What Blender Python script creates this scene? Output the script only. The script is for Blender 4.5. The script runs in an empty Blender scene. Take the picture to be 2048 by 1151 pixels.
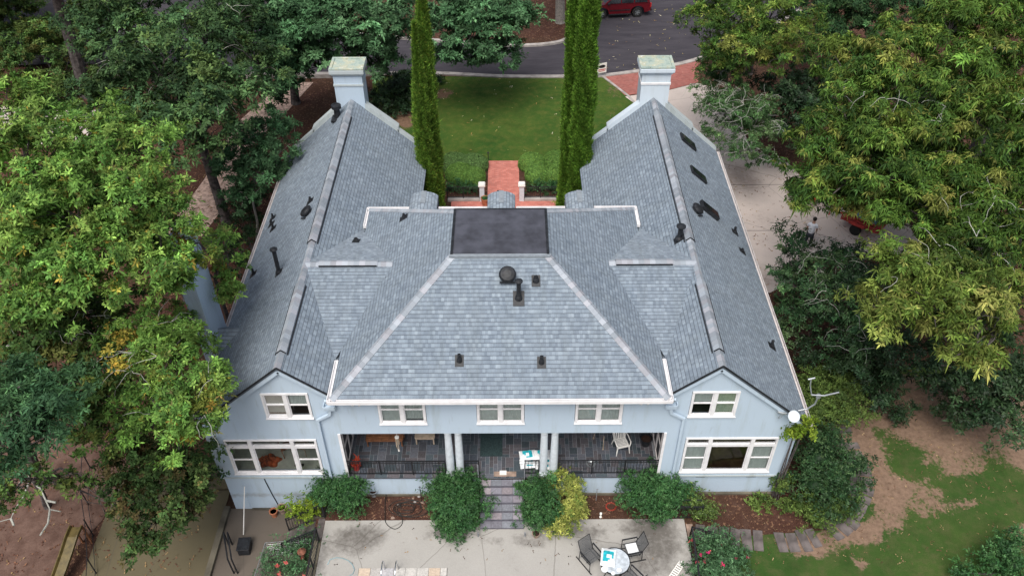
import bpy, bmesh, math, random
import numpy as np
from mathutils import Vector, Matrix
R=math.radians
random.seed(7); rng=np.random.default_rng(11)
S=bpy.context.scene
# ---------------- camera ----------------
CX,CY,CZ=0.419,-19.184,27.772
PITCH,YAW,ROLL,FPX,PPX=41.583,-0.18,-0.387,1687.9,1019.87
_t,_y,_r=R(PITCH),R(YAW),R(ROLL)
FW=np.array([math.sin(_y)*math.cos(_t),math.cos(_y)*math.cos(_t),-math.sin(_t)])
_rt=np.array([math.cos(_y),-math.sin(_y),0.]); _up=np.cross(_rt,FW)
RT=_rt*math.cos(_r)+_up*math.sin(_r); UP=-_rt*math.sin(_r)+_up*math.cos(_r)
CP=np.array([CX,CY,CZ])
def G(u,v,z=0.):
    "photo pixel -> world point at height z"
    d=FW+RT*(u-PPX)/FPX-UP*(v-575.5)/FPX
    return CP+d*((z-CZ)/d[2])
cam=bpy.data.cameras.new('camera'); co=bpy.data.objects.new('camera',cam); S.collection.objects.link(co)
co.matrix_world=Matrix(((RT[0],UP[0],-FW[0],CX),(RT[1],UP[1],-FW[1],CY),(RT[2],UP[2],-FW[2],CZ),(0,0,0,1)))
cam.sensor_width=36; cam.lens=36*FPX/2048; cam.shift_x=(1024-PPX)/2048; cam.clip_end=2000; cam.clip_start=.5
S.camera=co
# ---------------- sky, sun, exposure ----------------
SUN_EL,SUN_AZ=60,196     # azimuth clockwise from +Y
w=bpy.data.worlds.new('World'); S.world=w; w.use_nodes=True
nt=w.node_tree; nt.nodes.clear()
sk=nt.nodes.new('ShaderNodeTexSky'); sk.sky_type='NISHITA'; sk.sun_disc=False
sk.sun_elevation=R(SUN_EL); sk.sun_rotation=R(SUN_AZ); sk.dust_density=4; sk.air_density=1.0; sk.ozone_density=1.5
hs=nt.nodes.new('ShaderNodeHueSaturation'); hs.inputs['Saturation'].default_value=.62
bg=nt.nodes.new('ShaderNodeBackground'); bg.inputs[1].default_value=.108
ow=nt.nodes.new('ShaderNodeOutputWorld')
nt.links.new(sk.outputs[0],hs.inputs['Color']); nt.links.new(hs.outputs[0],bg.inputs[0]); nt.links.new(bg.outputs[0],ow.inputs[0])
sl=bpy.data.lights.new('sun','SUN'); sl.energy=2.5; sl.angle=R(34); sl.color=(1,.96,.9)
so=bpy.data.objects.new('sun',sl); S.collection.objects.link(so)
sd=Vector((math.sin(R(SUN_AZ))*math.cos(R(SUN_EL)),math.cos(R(SUN_AZ))*math.cos(R(SUN_EL)),math.sin(R(SUN_EL))))
so.rotation_euler=sd.to_track_quat('Z','Y').to_euler(); so.location=(0,-40,60)
S.view_settings.view_transform='Standard'; S.view_settings.look='None'; S.view_settings.gamma=1
S.view_settings.exposure=0.4
S.cycles.max_bounces=6; S.cycles.transparent_max_bounces=12

# ---------------- material helpers ----------------
class NT:
    def __init__(s,name):
        s.m=bpy.data.materials.new(name); s.m.use_nodes=True; s.t=s.m.node_tree; s.n=s.t.nodes; s.n.clear()
        s.out=s.n.new('ShaderNodeOutputMaterial')
    def new(s,k,**kw):
        n=s.n.new('ShaderNode'+k)
        for a,b in kw.items(): setattr(n,a,b)
        return n
    def l(s,a,b): s.t.links.new(a,b)
    def inp(s,node,i,v):
        if v is None: return
        if hasattr(v,'links') or isinstance(v,bpy.types.NodeSocket): s.l(v,node.inputs[i])
        else:
            d=node.inputs[i]
            if isinstance(v,(tuple,list)) and len(v)==3 and d.type=='RGBA': v=(*v,1)
            d.default_value=v
    def math(s,op,a,b=None,c=None,clamp=False):
        n=s.new('Math',operation=op,use_clamp=clamp); s.inp(n,0,a); s.inp(n,1,b); s.inp(n,2,c); return n.outputs[0]
    def coord(s,k='Object'): return s.new('TexCoord').outputs[k]
    def noise(s,vec,scale,detail=4,rough=.55,out=0,dist=0):
        n=s.new('TexNoise'); s.inp(n,'Vector',vec); n.inputs['Scale'].default_value=scale; n.inputs['Detail'].default_value=detail
        n.inputs['Roughness'].default_value=rough; n.inputs['Distortion'].default_value=dist; return n.outputs[out]
    def vor(s,vec,scale,feature='F1',out='Distance'):
        n=s.new('TexVoronoi',feature=feature); s.inp(n,'Vector',vec); n.inputs['Scale'].default_value=scale; return n.outputs[out]
    def ramp(s,f,stops,interp='LINEAR'):
        n=s.new('ValToRGB'); s.inp(n,0,f); e=n.color_ramp.elements; n.color_ramp.interpolation=interp
        while len(e)<len(stops): e.new(.5)
        for x,(p,c) in zip(e,stops):
            x.position=p; x.color=(*c,1) if not isinstance(c,(int,float)) else (c,c,c,1)
        return n.outputs[0]
    def mix(s,f,a,b,t='MIX'):
        n=s.new('MixRGB',blend_type=t); s.inp(n,0,f); s.inp(n,1,a); s.inp(n,2,b); return n.outputs[0]
    def map(s,vec,sc=(1,1,1),loc=(0,0,0),rot=(0,0,0)):
        n=s.new('Mapping'); s.inp(n,0,vec); n.inputs['Scale'].default_value=sc; n.inputs['Location'].default_value=loc; n.inputs['Rotation'].default_value=rot; return n.outputs[0]
    def attr(s,name,out='Color'): return s.new('Attribute',attribute_name=name).outputs[out]
    def bump(s,h,strength=.3,dist=.02):
        n=s.new('Bump'); n.inputs['Strength'].default_value=strength; n.inputs['Distance'].default_value=dist; s.inp(n,'Height',h); return n.outputs[0]
    def fin(s,col,rough=.8,bump=None,metal=0,spec=.3,**kw):
        p=s.new('BsdfPrincipled'); s.inp(p,'Base Color',col); s.inp(p,'Roughness',rough); s.inp(p,'Metallic',metal)
        p.inputs['Specular IOR Level'].default_value=spec
        if bump is not None: s.l(bump,p.inputs['Normal'])
        for k,v in kw.items(): s.inp(p,k,v)
        s.l(p.outputs[0],s.out.inputs[0]); return s.m
    def xyz(s,vec):
        n=s.new('SeparateXYZ'); s.l(vec,n.inputs[0]); return n.outputs
    def comb(s,x,y,z=0.):
        n=s.new('CombineXYZ'); s.inp(n,0,x); s.inp(n,1,y); s.inp(n,2,z); return n.outputs[0]
    def wn(s,vec,out='Value'):
        n=s.new('TexWhiteNoise',noise_dimensions='3D'); s.l(vec,n.inputs['Vector']); return n.outputs[out]
M={}
def plain(name,col,rough=.6,var=.12,scale=6,metal=0,bump=0,spec=.3):
    t=NT(name); c=t.coord(); n=t.noise(c,scale,5)
    col2=tuple(max(0,x*(1-var*2)) for x in col); col3=tuple(min(1,x*(1+var)) for x in col)
    k=t.ramp(n,[(.3,col2),(.65,col3)])
    b=t.bump(t.noise(c,scale*8,4),bump,.01) if bump else None
    M[name]=t.fin(k,rough,b,metal,spec); return M[name]
def shingle(name,tint=(1,1,1)):
    t=NT(name); x,y,_=t.xyz(t.coord('UV'))
    H=.145
    vr=t.math('DIVIDE',y,H); row=t.math('FLOOR',vr); fr=t.math('FRACT',vr)
    rr=t.wn(t.comb(row,3.3,1.))
    def cells(wd,seed):
        uu=t.math('ADD',t.math('DIVIDE',x,wd),t.math('MULTIPLY',rr,9.7*seed))
        return t.math('FLOOR',uu),t.math('FRACT',uu)
    c1,f1=cells(.1,1.); c2,f2=cells(.22,1.7)
    r1=t.wn(t.comb(c1,row,1.)); r2=t.wn(t.comb(c2,row,5.))
    r=t.math('ADD',t.math('ADD',t.math('MULTIPLY',r1,.5),.1),t.math('MULTIPLY',r2,.3))
    T=lambda c:tuple(a*b for a,b in zip(c,tint))
    col=t.ramp(r,[(.08,T((.15,.185,.228))),(.35,T((.195,.238,.285))),(.6,T((.235,.284,.335))),(.92,T((.325,.385,.44)))])
    obj=t.coord('Object')
    big=t.noise(obj,.35,4,.6)
    col=t.mix(t.ramp(big,[(.3,0.),(.75,.45)]),col,t.mix(.5,col,T((.27,.30,.33))))
    st=t.noise(t.map(obj,(1,1,1)),1.3,5,.7)
    col=t.mix(t.ramp(st,[(.62,0.),(.85,.35)]),col,T((.25,.27,.27)))
    wx=t.noise(t.comb(t.math('MULTIPLY',x,1.1),t.math('MULTIPLY',y,.16)),2.,6,.7); col=t.mix(t.ramp(wx,[(.45,0.),(.75,.4)]),col,T((.17,.195,.2)))
    gr=t.noise(obj,60,2); col=t.mix(.28,col,t.ramp(gr,[(.3,(.05,.06,.07)),(.7,(.6,.62,.66))]),'OVERLAY')
    # relief: each course is thick at its lower edge, laminated tabs stand proud
    tab=t.math('GREATER_THAN',r1,.5)
    h=t.math('ADD',t.math('SUBTRACT',1.,fr),t.math('MULTIPLY',tab,.45))
    b=t.bump(h,.8,.02)
    gap=t.math('LESS_THAN',fr,.15)
    col=t.mix(t.math('MULTIPLY',gap,.6),col,T((.04,.045,.055)))  # shade under each course's lower edge, painted as a dark line
    M[name]=t.fin(col,.92,b,0,.25); return M[name]
shingle('shingle'); 
shingle('shingle_lit',(1.16,1.14,1.12))  # lit copy of shingle: brighter look of north faces at grazing view painted in
t=NT('ridge_shingle'); oi=t.attr('rc'); c=t.mix(.2,oi,t.ramp(t.noise(t.coord(),40,3),[(.3,(.1,.1,.12)),(.7,(.5,.52,.58))]),'OVERLAY'); M['ridge_shingle']=t.fin(c,.9,t.bump(t.noise(t.coord(),70,2),.3,.01))
def stucco(name,col,dirt=(.28,.31,.27)):
    t=NT(name); c=t.coord(); x,y,z=t.xyz(c)
    n=t.noise(c,.55,6,.6); k=t.mix(t.ramp(n,[(.35,0.),(.75,.3)]),col,tuple(a*.86 for a in col))
    s=t.noise(t.map(c,(1.6,1.6,.22)),1.5,6,.65)
    k=t.mix(t.ramp(s,[(.52,0.),(.8,.5)]),k,dirt)
    n3=t.noise(c,5,5,.7); k=t.mix(t.ramp(n3,[(.6,0.),(.85,.25)]),k,dirt)
    sp=t.math('ADD',t.math('MULTIPLY',t.math('ABSOLUTE',z),-1.6),t.math('MULTIPLY',t.noise(c,3.5,6,.75),1.3)); k=t.mix(t.ramp(sp,[(.35,0.),(.8,.5)]),k,(.2,.17,.13))
    g2=t.noise(t.map(c,(3.,3.,.35),(7,3,1)),2.2,5,.7); k=t.mix(t.ramp(g2,[(.6,0.),(.72,.22)]),k,(.2,.22,.2))
    M[name]=t.fin(k,.85,t.bump(t.noise(c,28,5,.6),.25,.012),0,.2)
stucco('stucco',(.475,.575,.675),(.3,.34,.31)); stucco('stucco_weathered',(.44,.49,.50),(.2,.21,.16))
stucco('stucco_pale',(.62,.7,.77),(.4,.44,.42)); plain('white_trim',(.80,.79,.80),.45,.06,3); plain('white_plastic',(.78,.76,.72),.4,.05); plain('column_white',(.60,.655,.70),.55,.06)
plain('cream_paint',(.62,.58,.57),.55,.1,4)
plain('black_metal',(.018,.019,.022),.45,.2); plain('black_plastic',(.02,.022,.026),.5,.3,8)
plain('membrane',(.06,.063,.08),.85,.2,2,bump=.2); plain('flash_metal',(.24,.27,.3),.5,.1)
plain('bark',(.095,.082,.078),.95,.35,5,bump=.8); plain('bark_light',(.3,.28,.25),.9,.2,9,bump=.4)
plain('twig_pale',(.36,.36,.32),.9,.2,9)
plain('concrete_dark',(.13,.115,.085),.9,.35,.9,bump=.3)
plain('kerb',(.36,.33,.31),.9,.2,2,bump=.3)
plain('terracotta',(.42,.16,.085),.8,.15); plain('soil',(.035,.018,.013),1,.3,20)
plain('wood',(.25,.11,.055),.55,.25,8); plain('wood_pale',(.5,.4,.3),.6,.15,8)
plain('chrome',(.7,.72,.75),.18,.05,metal=1); plain('galvanised',(.45,.48,.5),.4,.1,metal=.7)
plain('teal',(.02,.42,.5),.5,.25,9); plain('bag_white',(.82,.84,.85),.45,.12,5)
plain('rug',(.028,.05,.052),.95,.2,20); plain('orange',(.45,.1,.03),.7,.4,6)
plain('hose_black',(.02,.022,.02),.5); plain('hose_blue',(.22,.36,.4),.5); plain('red_rubber',(.4,.05,.03),.5)
plain('car_red',(.11,.004,.009),.22,.05,2,spec=.6); plain('tyre',(.02,.02,.02),.8); plain('car_glass',(.012,.014,.018),.08,.05,spec=.8)
plain('light_red',(.5,.02,.02),.3); plain('light_white',(.8,.8,.78),.2)
plain('machine_red',(.42,.05,.04),.5,.3,5); plain('barrel_blue',(.12,.27,.36),.45,.15)
plain('sling',(.11,.112,.115),.7,.15,30); plain('slide_olive',(.12,.09,.03),.5,.2)
plain('sage',(.26,.29,.25),.8,.06); plain('room_green',(.62,.68,.6),.6,.06); plain('reflected_olive',(.6,.6,.2),.6,.45,1.2); plain('room_dark',(.05,.05,.055),.8)
plain('blind',(.52,.6,.57),.7,.05); plain('stone_slab',(.13,.112,.108),.9,.3,2,bump=.5); plain('sandstone',(.33,.24,.19),.9,.25,3,bump=.4)
plain('skin',(.42,.25,.18),.6,.05); plain('hair',(.015,.012,.01),.7); plain('cloth_white',(.75,.77,.82),.8,.06); plain('cloth_dark',(.03,.035,.045),.8)
plain('frost',(.5,.55,.6),.3,.2,5); plain('iron_grey',(.25,.26,.28),.5); plain('jeans',(.05,.08,.14),.8)
plain('yellow_leaf',(.5,.36,.12),.7,.4,9); plain('rust',(.2,.08,.05),.8,.3,9); plain('terrace_edge',(.06,.06,.07),.8)
# glass: clear pane with its real reflection
for gn,gk,gt_ in (('glass',.7,.93),('glass_reflective',2.,.85)):
  t=NT(gn); a=t.new('BsdfTransparent'); a.inputs[0].default_value=(gt_,gt_,gt_,1); g=t.new('BsdfGlossy'); g.inputs['Roughness'].default_value=.04
  f=t.new('Fresnel'); f.inputs[0].default_value=1.55; mx=t.new('MixShader'); t.l(t.math('MULTIPLY',f.outputs[0],gk,clamp=True),mx.inputs[0]); t.l(a.outputs[0],mx.inputs[1]); t.l(g.outputs[0],mx.inputs[2]); t.l(mx.outputs[0],t.out.inputs[0]); M[gn]=t.m
def leafmat(name,trans=.2,rough=.6,spec=.12):
    t=NT(name); c=t.attr('col'); p=t.new('BsdfPrincipled'); t.l(c,p.inputs['Base Color']); p.inputs['Roughness'].default_value=rough; p.inputs['Specular IOR Level'].default_value=spec
    tr=t.new('BsdfTranslucent'); t.l(t.mix(1.,c,(1.15,1.2,.7),'MULTIPLY'),tr.inputs[0]); mx=t.new('MixShader'); mx.inputs[0].default_value=trans
    t.l(p.outputs[0],mx.inputs[1]); t.l(tr.outputs[0],mx.inputs[2]); t.l(mx.outputs[0],t.out.inputs[0]); M[name]=t.m
leafmat('leaf'); leafmat('leaf_glossy',.12,.5,.22)
t=NT('attr_matte'); M['attr_matte']=t.fin(t.mix(.25,t.attr('col'),t.ramp(t.noise(t.coord(),14,4),[(.3,(.1,.1,.1)),(.7,(.9,.9,.9))]),'OVERLAY'),.7,t.bump(t.noise(t.coord(),25,3),.25,.01))
# ground
t=NT('mulch'); c=t.coord(); n1=t.noise(c,.22,5,.6); n2=t.noise(c,3.2,6,.7); n3=t.noise(c,26,4,.75); v=t.vor(c,16,out='Color')
k=t.mix(t.ramp(n3,[(.35,0.),(.65,1.)]),(.026,.013,.010),(.115,.055,.04)); k=t.mix(t.ramp(n2,[(.5,0.),(.75,.5)]),k,(.16,.1,.08))
vx=t.xyz(v)[0]; k=t.mix(t.ramp(vx,[(.9,0.),(.97,.7)],'LINEAR'),k,(.27,.15,.09)); k=t.mix(t.ramp(n1,[(.45,0.),(.7,.5)]),k,(.06,.045,.025))
M['mulch']=t.fin(k,1,t.bump(n3,.8,.04),0,.1)
def grass(name,c1,c2,c3,dirt):
    t=NT(name); c=t.coord(); n1=t.noise(c,.35,5,.6); n2=t.noise(c,2.2,6,.7); n3=t.noise(c,38,4,.8)
    k=t.mix(t.ramp(n1,[(.35,0.),(.7,1.)]),c1,c2); k=t.mix(t.ramp(n2,[(.45,0.),(.75,.65)]),k,c3); k=t.mix(t.ramp(t.noise(c,.9,6,.7),[(.5,0.),(.7,.5)]),k,tuple(a*.55 for a in c1))
    k=t.mix(.45,k,t.ramp(n3,[(.3,(.12,.12,.1)),(.7,(.85,.88,.8))]),'OVERLAY')
    m=t.attr('m','Fac'); e=t.math('ADD',m,t.math('MULTIPLY',t.math('SUBTRACT',t.noise(c,1.7,7,.72),.5),1.5))
    e=t.math('ADD',e,t.math('MULTIPLY',t.math('SUBTRACT',t.noise(c,9,6,.75),.5),1.5))
    dd=t.mix(t.ramp(t.noise(c,6,6,.7),[(.4,0.),(.7,1.)]),dirt,tuple(a*.55 for a in dirt)); dd=t.mix(t.ramp(n3,[(.3,.4),(.6,0.)]),dd,(.1,.06,.04))
    k=t.mix(t.ramp(e,[(.42,0.),(.66,1.)]),k,dd)
    M[name]=t.fin(k,.95,t.bump(n3,.6,.04),0,.1)
grass('grass_front',(.035,.085,.016),(.07,.115,.022),(.14,.13,.035),(.24,.15,.1))
grass('grass_rear',(.035,.078,.018),(.06,.1,.025),(.115,.10,.05),(.28,.19,.135))
t=NT('dirt_path'); c=t.coord(); n=t.noise(c,2,6,.7); n3=t.noise(c,18,5,.75); k=t.mix(t.ramp(n,[(.35,0.),(.65,1.)]),(.085,.048,.036),(.16,.10,.078)); k=t.mix(t.ramp(n3,[(.5,0.),(.7,.7)]),k,(.12,.06,.045)); M['dirt_path']=t.fin(k,1,t.bump(n3,.5,.03)); plain('sandy_path',(.45,.32,.26),1,.3,5,bump=.4)
def concrete(name,col,stain,amt=.5,joint=None,sc=.7):
    t=NT(name); c=t.coord(); m=t.attr('m','Fac'); n=t.noise(c,sc,7,.65); n2=t.noise(c,7,6,.75)
    k=t.mix(t.ramp(n,[(.35,0.),(.7,.5)]),col,tuple(a*.82 for a in col))
    e=t.math('ADD',t.math('MULTIPLY',n2,.55),t.math('MULTIPLY',n,.45)); e=t.math('ADD',e,t.math('MULTIPLY',m,.42))
    k=t.mix(t.ramp(e,[(.56,0.),(.88,amt)]),k,stain)
    k=t.mix(t.ramp(t.noise(c,45,3,.7),[(.35,.18),(.6,0.)]),k,(.1,.09,.08))
    v=t.new('TexVoronoi',feature='DISTANCE_TO_EDGE'); t.l(t.mix(.12,t.map(c,(1,1,1)),t.noise(c,1.5,4,.6,out=1),'ADD'),v.inputs['Vector']); v.inputs['Scale'].default_value=.3
    k=t.mix(t.ramp(v.outputs['Distance'],[(.0,.55),(.006,0.)]),k,(.08,.07,.06))
    k=t.mix(t.ramp(t.vor(c,1.1),[(.0,.6),(.035,0.)]),k,(.1,.07,.05))
    M[name]=t.fin(k,.85,t.bump(n2,.2,.01),0,.25)
concrete('patio',(.40,.385,.36),(.095,.085,.075),.85)
concrete('driveway',(.58,.50,.455),(.17,.12,.10),.6)
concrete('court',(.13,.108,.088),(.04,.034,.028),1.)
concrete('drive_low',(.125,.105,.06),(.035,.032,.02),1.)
t=NT('asphalt'); c=t.coord(); n=t.noise(t.map(c,(.35,1.6,1)),1.2,6,.65); k=t.ramp(n,[(.3,(.033,.03,.038)),(.7,(.064,.058,.068))]); k=t.mix(.3,k,t.ramp(t.noise(c,60,2),[(.3,(.2,.2,.2)),(.7,(.8,.8,.8))]),'OVERLAY'); M['asphalt']=t.fin(k,.85,t.bump(t.noise(c,60,3),.3,.01))
def brick(name,c1,c2,mort,bw=.2,bh=.1):
    t=NT(name); c=t.coord(); b=t.new('TexBrick'); t.l(c,b.inputs['Vector']); b.inputs['Scale'].default_value=1; b.inputs['Brick Width'].default_value=bw; b.inputs['Row Height'].default_value=bh; b.inputs['Mortar Size'].default_value=.008
    t.inp(b,'Color1',c1); t.inp(b,'Color2',c2); t.inp(b,'Mortar',mort)
    k=t.mix(t.ramp(t.noise(c,1.4,6,.7),[(.45,0.),(.75,.4)]),b.outputs[0],(.16,.09,.08)); M[name]=t.fin(k,.85,t.bump(b.outputs['Fac'],-.3,.01))
brick('brick_path',(.46,.13,.10),(.62,.22,.17),(.36,.2,.17)); brick('brick_dark',(.28,.075,.06),(.38,.13,.11),(.25,.16,.14))
# ---------------- object helpers ----------------
def tag(o,label=None,cat=None,group=None,kind=None):
    if label: o['label']=label
    if cat: o['category']=cat
    if group: o['group']=group
    if kind: o['kind']=kind
    return o
def thing(name,label,cat,loc=(0,0,0),rz=0,group=None):
    o=bpy.data.objects.new(name,None); S.collection.objects.link(o); o.location=loc; o.rotation_euler=(0,0,rz); o.empty_display_size=.2
    return tag(o,label,cat,group)
def link(name,me,mat,parent=None,loc=(0,0,0)):
    o=bpy.data.objects.new(name,me); S.collection.objects.link(o); o.location=loc
    if mat is not None: me.materials.append(M[mat])
    if parent is not None: o.parent=parent
    return o
def copy_tree(o,parent=None):
    c=o.copy(); S.collection.objects.link(c)
    if parent is not None: c.parent=parent
    for ch in o.children: copy_tree(ch,c)
    return c
class MB:
    def __init__(s): s.v=[]; s.f=[]; s.uv=[]; s.c=[]; s.col=(1,1,1); s.sm=False
    def add(s,vs,fs,uvs=None):
        b=len(s.v); s.v+= [tuple(map(float,v)) for v in vs]
        for i,f in enumerate(fs):
            s.f.append(tuple(b+k for k in f)); s.uv.append(uvs[i] if uvs else [(0,0)]*len(f)); s.c.append(s.col)
        return s
    def box(s,x0,x1,y0,y1,z0,z1,rot=0,about=None):
        vs=[(x,y,z) for z in (z0,z1) for y in (y0,y1) for x in (x0,x1)]
        if rot:
            ax,ay=about or ((x0+x1)/2,(y0+y1)/2); c,n=math.cos(rot),math.sin(rot)
            vs=[(ax+(x-ax)*c-(y-ay)*n,ay+(x-ax)*n+(y-ay)*c,z) for x,y,z in vs]
        return s.add(vs,[(0,2,3,1),(4,5,7,6),(0,1,5,4),(2,6,7,3),(0,4,6,2),(1,3,7,5)])
    def prism(s,poly,dz=(0,0,-.1),uv=None):
        n=len(poly); top=[Vector(p) for p in poly]; bot=[p+Vector(dz) for p in top]
        fs=[tuple(range(n)),tuple(range(2*n-1,n-1,-1))]+[(i,i+n,(i+1)%n+n,(i+1)%n) for i in range(n)]
        uvs=None
        if uv: uvs=[[uv(p) for p in top],[(0,0)]*n]+[[(0,0)]*4]*n
        return s.add(top+bot,fs,uvs)
    def beam(s,a,b,w,h,up=(0,0,1)):
        a,b=Vector(a),Vector(b); d=(b-a).normalized(); u=Vector(up); x=d.cross(u)
        if x.length<1e-4: x=d.cross(Vector((0,1,0)))
        x.normalize(); u=x.cross(d).normalized(); vs=[]
        for p in (a,b):
            for i,j in ((-1,-1),(1,-1),(1,1),(-1,1)): vs.append(p+x*(i*w/2)+u*(j*h/2))
        return s.add(vs,[(0,3,2,1),(4,5,6,7),(0,1,5,4),(1,2,6,5),(2,3,7,6),(3,0,4,7)])
    def tube(s,pts,rad,n=8,cap=True):
        pts=[Vector(p) for p in pts]; rad=[rad]*len(pts) if isinstance(rad,(int,float)) else rad; vs=[];fs=[]
        px=None
        for i,p in enumerate(pts):
            d=(pts[min(i+1,len(pts)-1)]-pts[max(i-1,0)]).normalized()
            if px is None:
                px=d.cross(Vector((0,0,1)));
                if px.length<.05: px=d.cross(Vector((0,1,0)))
            px=(px-d*px.dot(d)).normalized(); y=d.cross(px)
            for k in range(n):
                a=2*math.pi*k/n; vs.append(p+(px*math.cos(a)+y*math.sin(a))*rad[i])
        for i in range(len(pts)-1):
            for k in range(n): fs.append((i*n+k,i*n+(k+1)%n,(i+1)*n+(k+1)%n,(i+1)*n+k))
        if cap: fs+= [tuple(range(n-1,-1,-1)),tuple(range((len(pts)-1)*n,len(pts)*n))]
        return s.add(vs,fs)
    def lathe(s,c,prof,n=16,axis=None,cap=True):
        c=Vector(c); ax=Vector(axis or (0,0,1)).normalized(); x=ax.cross(Vector((0,1,0)));
        if x.length<.05: x=ax.cross(Vector((1,0,0)))
        x.normalize(); y=ax.cross(x); vs=[];fs=[]
        for r,z in prof:
            for k in range(n):
                a=2*math.pi*k/n; vs.append(c+ax*z+(x*math.cos(a)+y*math.sin(a))*r)
        for i in range(len(prof)-1):
            for k in range(n): fs.append((i*n+k,i*n+(k+1)%n,(i+1)*n+(k+1)%n,(i+1)*n+k))
        if cap: fs+=[tuple(range(n-1,-1,-1)),tuple(range((len(prof)-1)*n,len(prof)*n))]
        return s.add(vs,fs)
    def build(s,name,mat,parent=None,off=(0,0,0),smooth=False,loc=(0,0,0),bevel=0):
        me=bpy.data.meshes.new(name); o3=off
        me.from_pydata([(a-o3[0],b-o3[1],c-o3[2]) for a,b,c in s.v],[],s.f); me.update()
        u=me.uv_layers.new(name='UVMap'); fl=[q for f in s.uv for p in f for q in p]; u.data.foreach_set('uv',fl)
        for an in (('col','rc') if any(c!=(1,1,1) for c in s.c) else ()):
            ca=me.color_attributes.new(an,'FLOAT_COLOR','CORNER'); ca.data.foreach_set('color',[q for f,c in zip(s.f,s.c) for _ in f for q in (*c,1)])
        bm=bmesh.new(); bm.from_mesh(me); bmesh.ops.recalc_face_normals(bm,faces=bm.faces); bm.to_mesh(me); bm.free()
        if smooth: me.shade_smooth() if hasattr(me,'shade_smooth') else [setattr(p,'use_smooth',True) for p in me.polygons]
        o=link(name,me,mat,parent,loc)
        if bevel:
            b=o.modifiers.new('bevel','BEVEL'); b.width=bevel; b.segments=2; b.limit_method='ANGLE'
        return o
# ---------------- terrain ----------------
def sst(a,b,x): t=min(1,max(0,(x-a)/(b-a))); return t*t*(3-2*t)
def H(x,y):
    hr=.4*sst(5,17,y)
    hl=-1.15+1.0*sst(2,17,y)*.55+.8*sst(12,34,y)
    if y<1.0: hl2=-.95-.2*sst(-11,-13,x) if x>-13 else -1.15
    else: hl2=hl
    wl=sst(-7.05,-7.25,x) if y<1.5 else sst(-10.4,-12.5,x)
    if y>=1.5: wl=wl*(1-sst(17.5,19,y))+sst(-7.5,-13,x)*sst(17.5,19,y)
    return hr*(1-wl)+(hl2 if y<1.5 else hl)*wl
xs=sorted(set([-300,-200,-120,-80,-60,-50,-44,-40,-36,-32,-30,-28]+list(np.arange(-26,26.1,1.))+[-7.05,-7.15,-7.25,28,30,33,36,40,45,50,60,80,120,200,300]))
ys=sorted(set([-300,-200,-120,-60,-40,-30,-24,-20,-16,-13,-11]+list(np.arange(-10,46.1,1.))+[.95,1.5,48,51,55,60,70,85,110,150,220,320]))
me=bpy.data.meshes.new('ground'); nx,ny=len(xs),len(ys)
me.from_pydata([(x,y,H(x,y)) for y in ys for x in xs],[],[(j*nx+i,j*nx+i+1,(j+1)*nx+i+1,(j+1)*nx+i) for j in range(ny-1) for i in range(nx-1)])
me.shade_smooth(); tag(link('ground',me,'mulch'),kind='structure')
def sheet(name,poly,mat,off=.02,step=1.,mask=None,z=None,skirt=0,kind='structure'):
    bm=bmesh.new(); vs=[bm.verts.new((p[0],p[1],0)) for p in poly]; f=bm.faces.new(vs)
    bmesh.ops.triangulate(bm,faces=[f])
    X=[p[0] for p in poly]; Y=[p[1] for p in poly]
    gx=[x for x in xs if min(X)<x<max(X)]+([x for x in np.arange(math.floor(min(X)),max(X),step)] if step<1 else [])
    gy=[y for y in ys if min(Y)<y<max(Y)]+([y for y in np.arange(math.floor(min(Y)),max(Y),step)] if step<1 else [])
    for x in gx: bmesh.ops.bisect_plane(bm,geom=bm.verts[:]+bm.edges[:]+bm.faces[:],plane_co=(x,0,0),plane_no=(1,0,0),dist=1e-4)
    for y in gy: bmesh.ops.bisect_plane(bm,geom=bm.verts[:]+bm.edges[:]+bm.faces[:],plane_co=(0,y,0),plane_no=(0,1,0),dist=1e-4)
    for v in bm.verts: v.co.z=(H(v.co.x,v.co.y) if z is None else z)+off
    bmesh.ops.recalc_face_normals(bm,faces=bm.faces)
    if bm.faces and sum(f.normal.z for f in bm.faces)<0: bmesh.ops.reverse_faces(bm,faces=bm.faces[:])
    if skirt:
        be=[e for e in bm.edges if e.is_boundary]; r=bmesh.ops.extrude_edge_only(bm,edges=be)
        for v in [g for g in r['geom'] if isinstance(g,bmesh.types.BMVert)]: v.co.z-=skirt
    me=bpy.data.meshes.new(name); bm.to_mesh(me); bm.free()
    at=me.attributes.new('m','FLOAT','POINT')
    if mask: at.data.foreach_set('value',[mask(v.co.x,v.co.y) for v in me.vertices])
    return tag(link(name,me,mat),kind=kind)
def P2(L,z=0): return [tuple(G(u,v,z)[:2]) for u,v in L]
def blob(L):
    def f(x,y):
        m=0
        for cx,cy,rx,ry,a in L:
            d=math.hypot((x-cx)/rx,(y-cy)/ry); m=max(m,a*(1-sst(.55,1.15,d)))
        return m
    return f
F=.4
# front lawn
lm=blob([(-6.,28.,1.6,1.5,.95),(-4.6,31.,1.6,1.,.75),(7.3,31.3,.8,1.5,.45),(-7.5,27,2,3,.5),(7,27,.8,3,.35),(-1,32.9,9,.35,.35)])
sheet('lawn_front',[(-8.2,25.6),(-7.6,23.0),(-6.5,22.7),(7.4,22.9),(10,24),(9.8,27.2),(8.0,30.6),(6.55,33.15),(-.3,33.25),(-9.,33.45)],'grass_front',.025,.5,lm)
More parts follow.
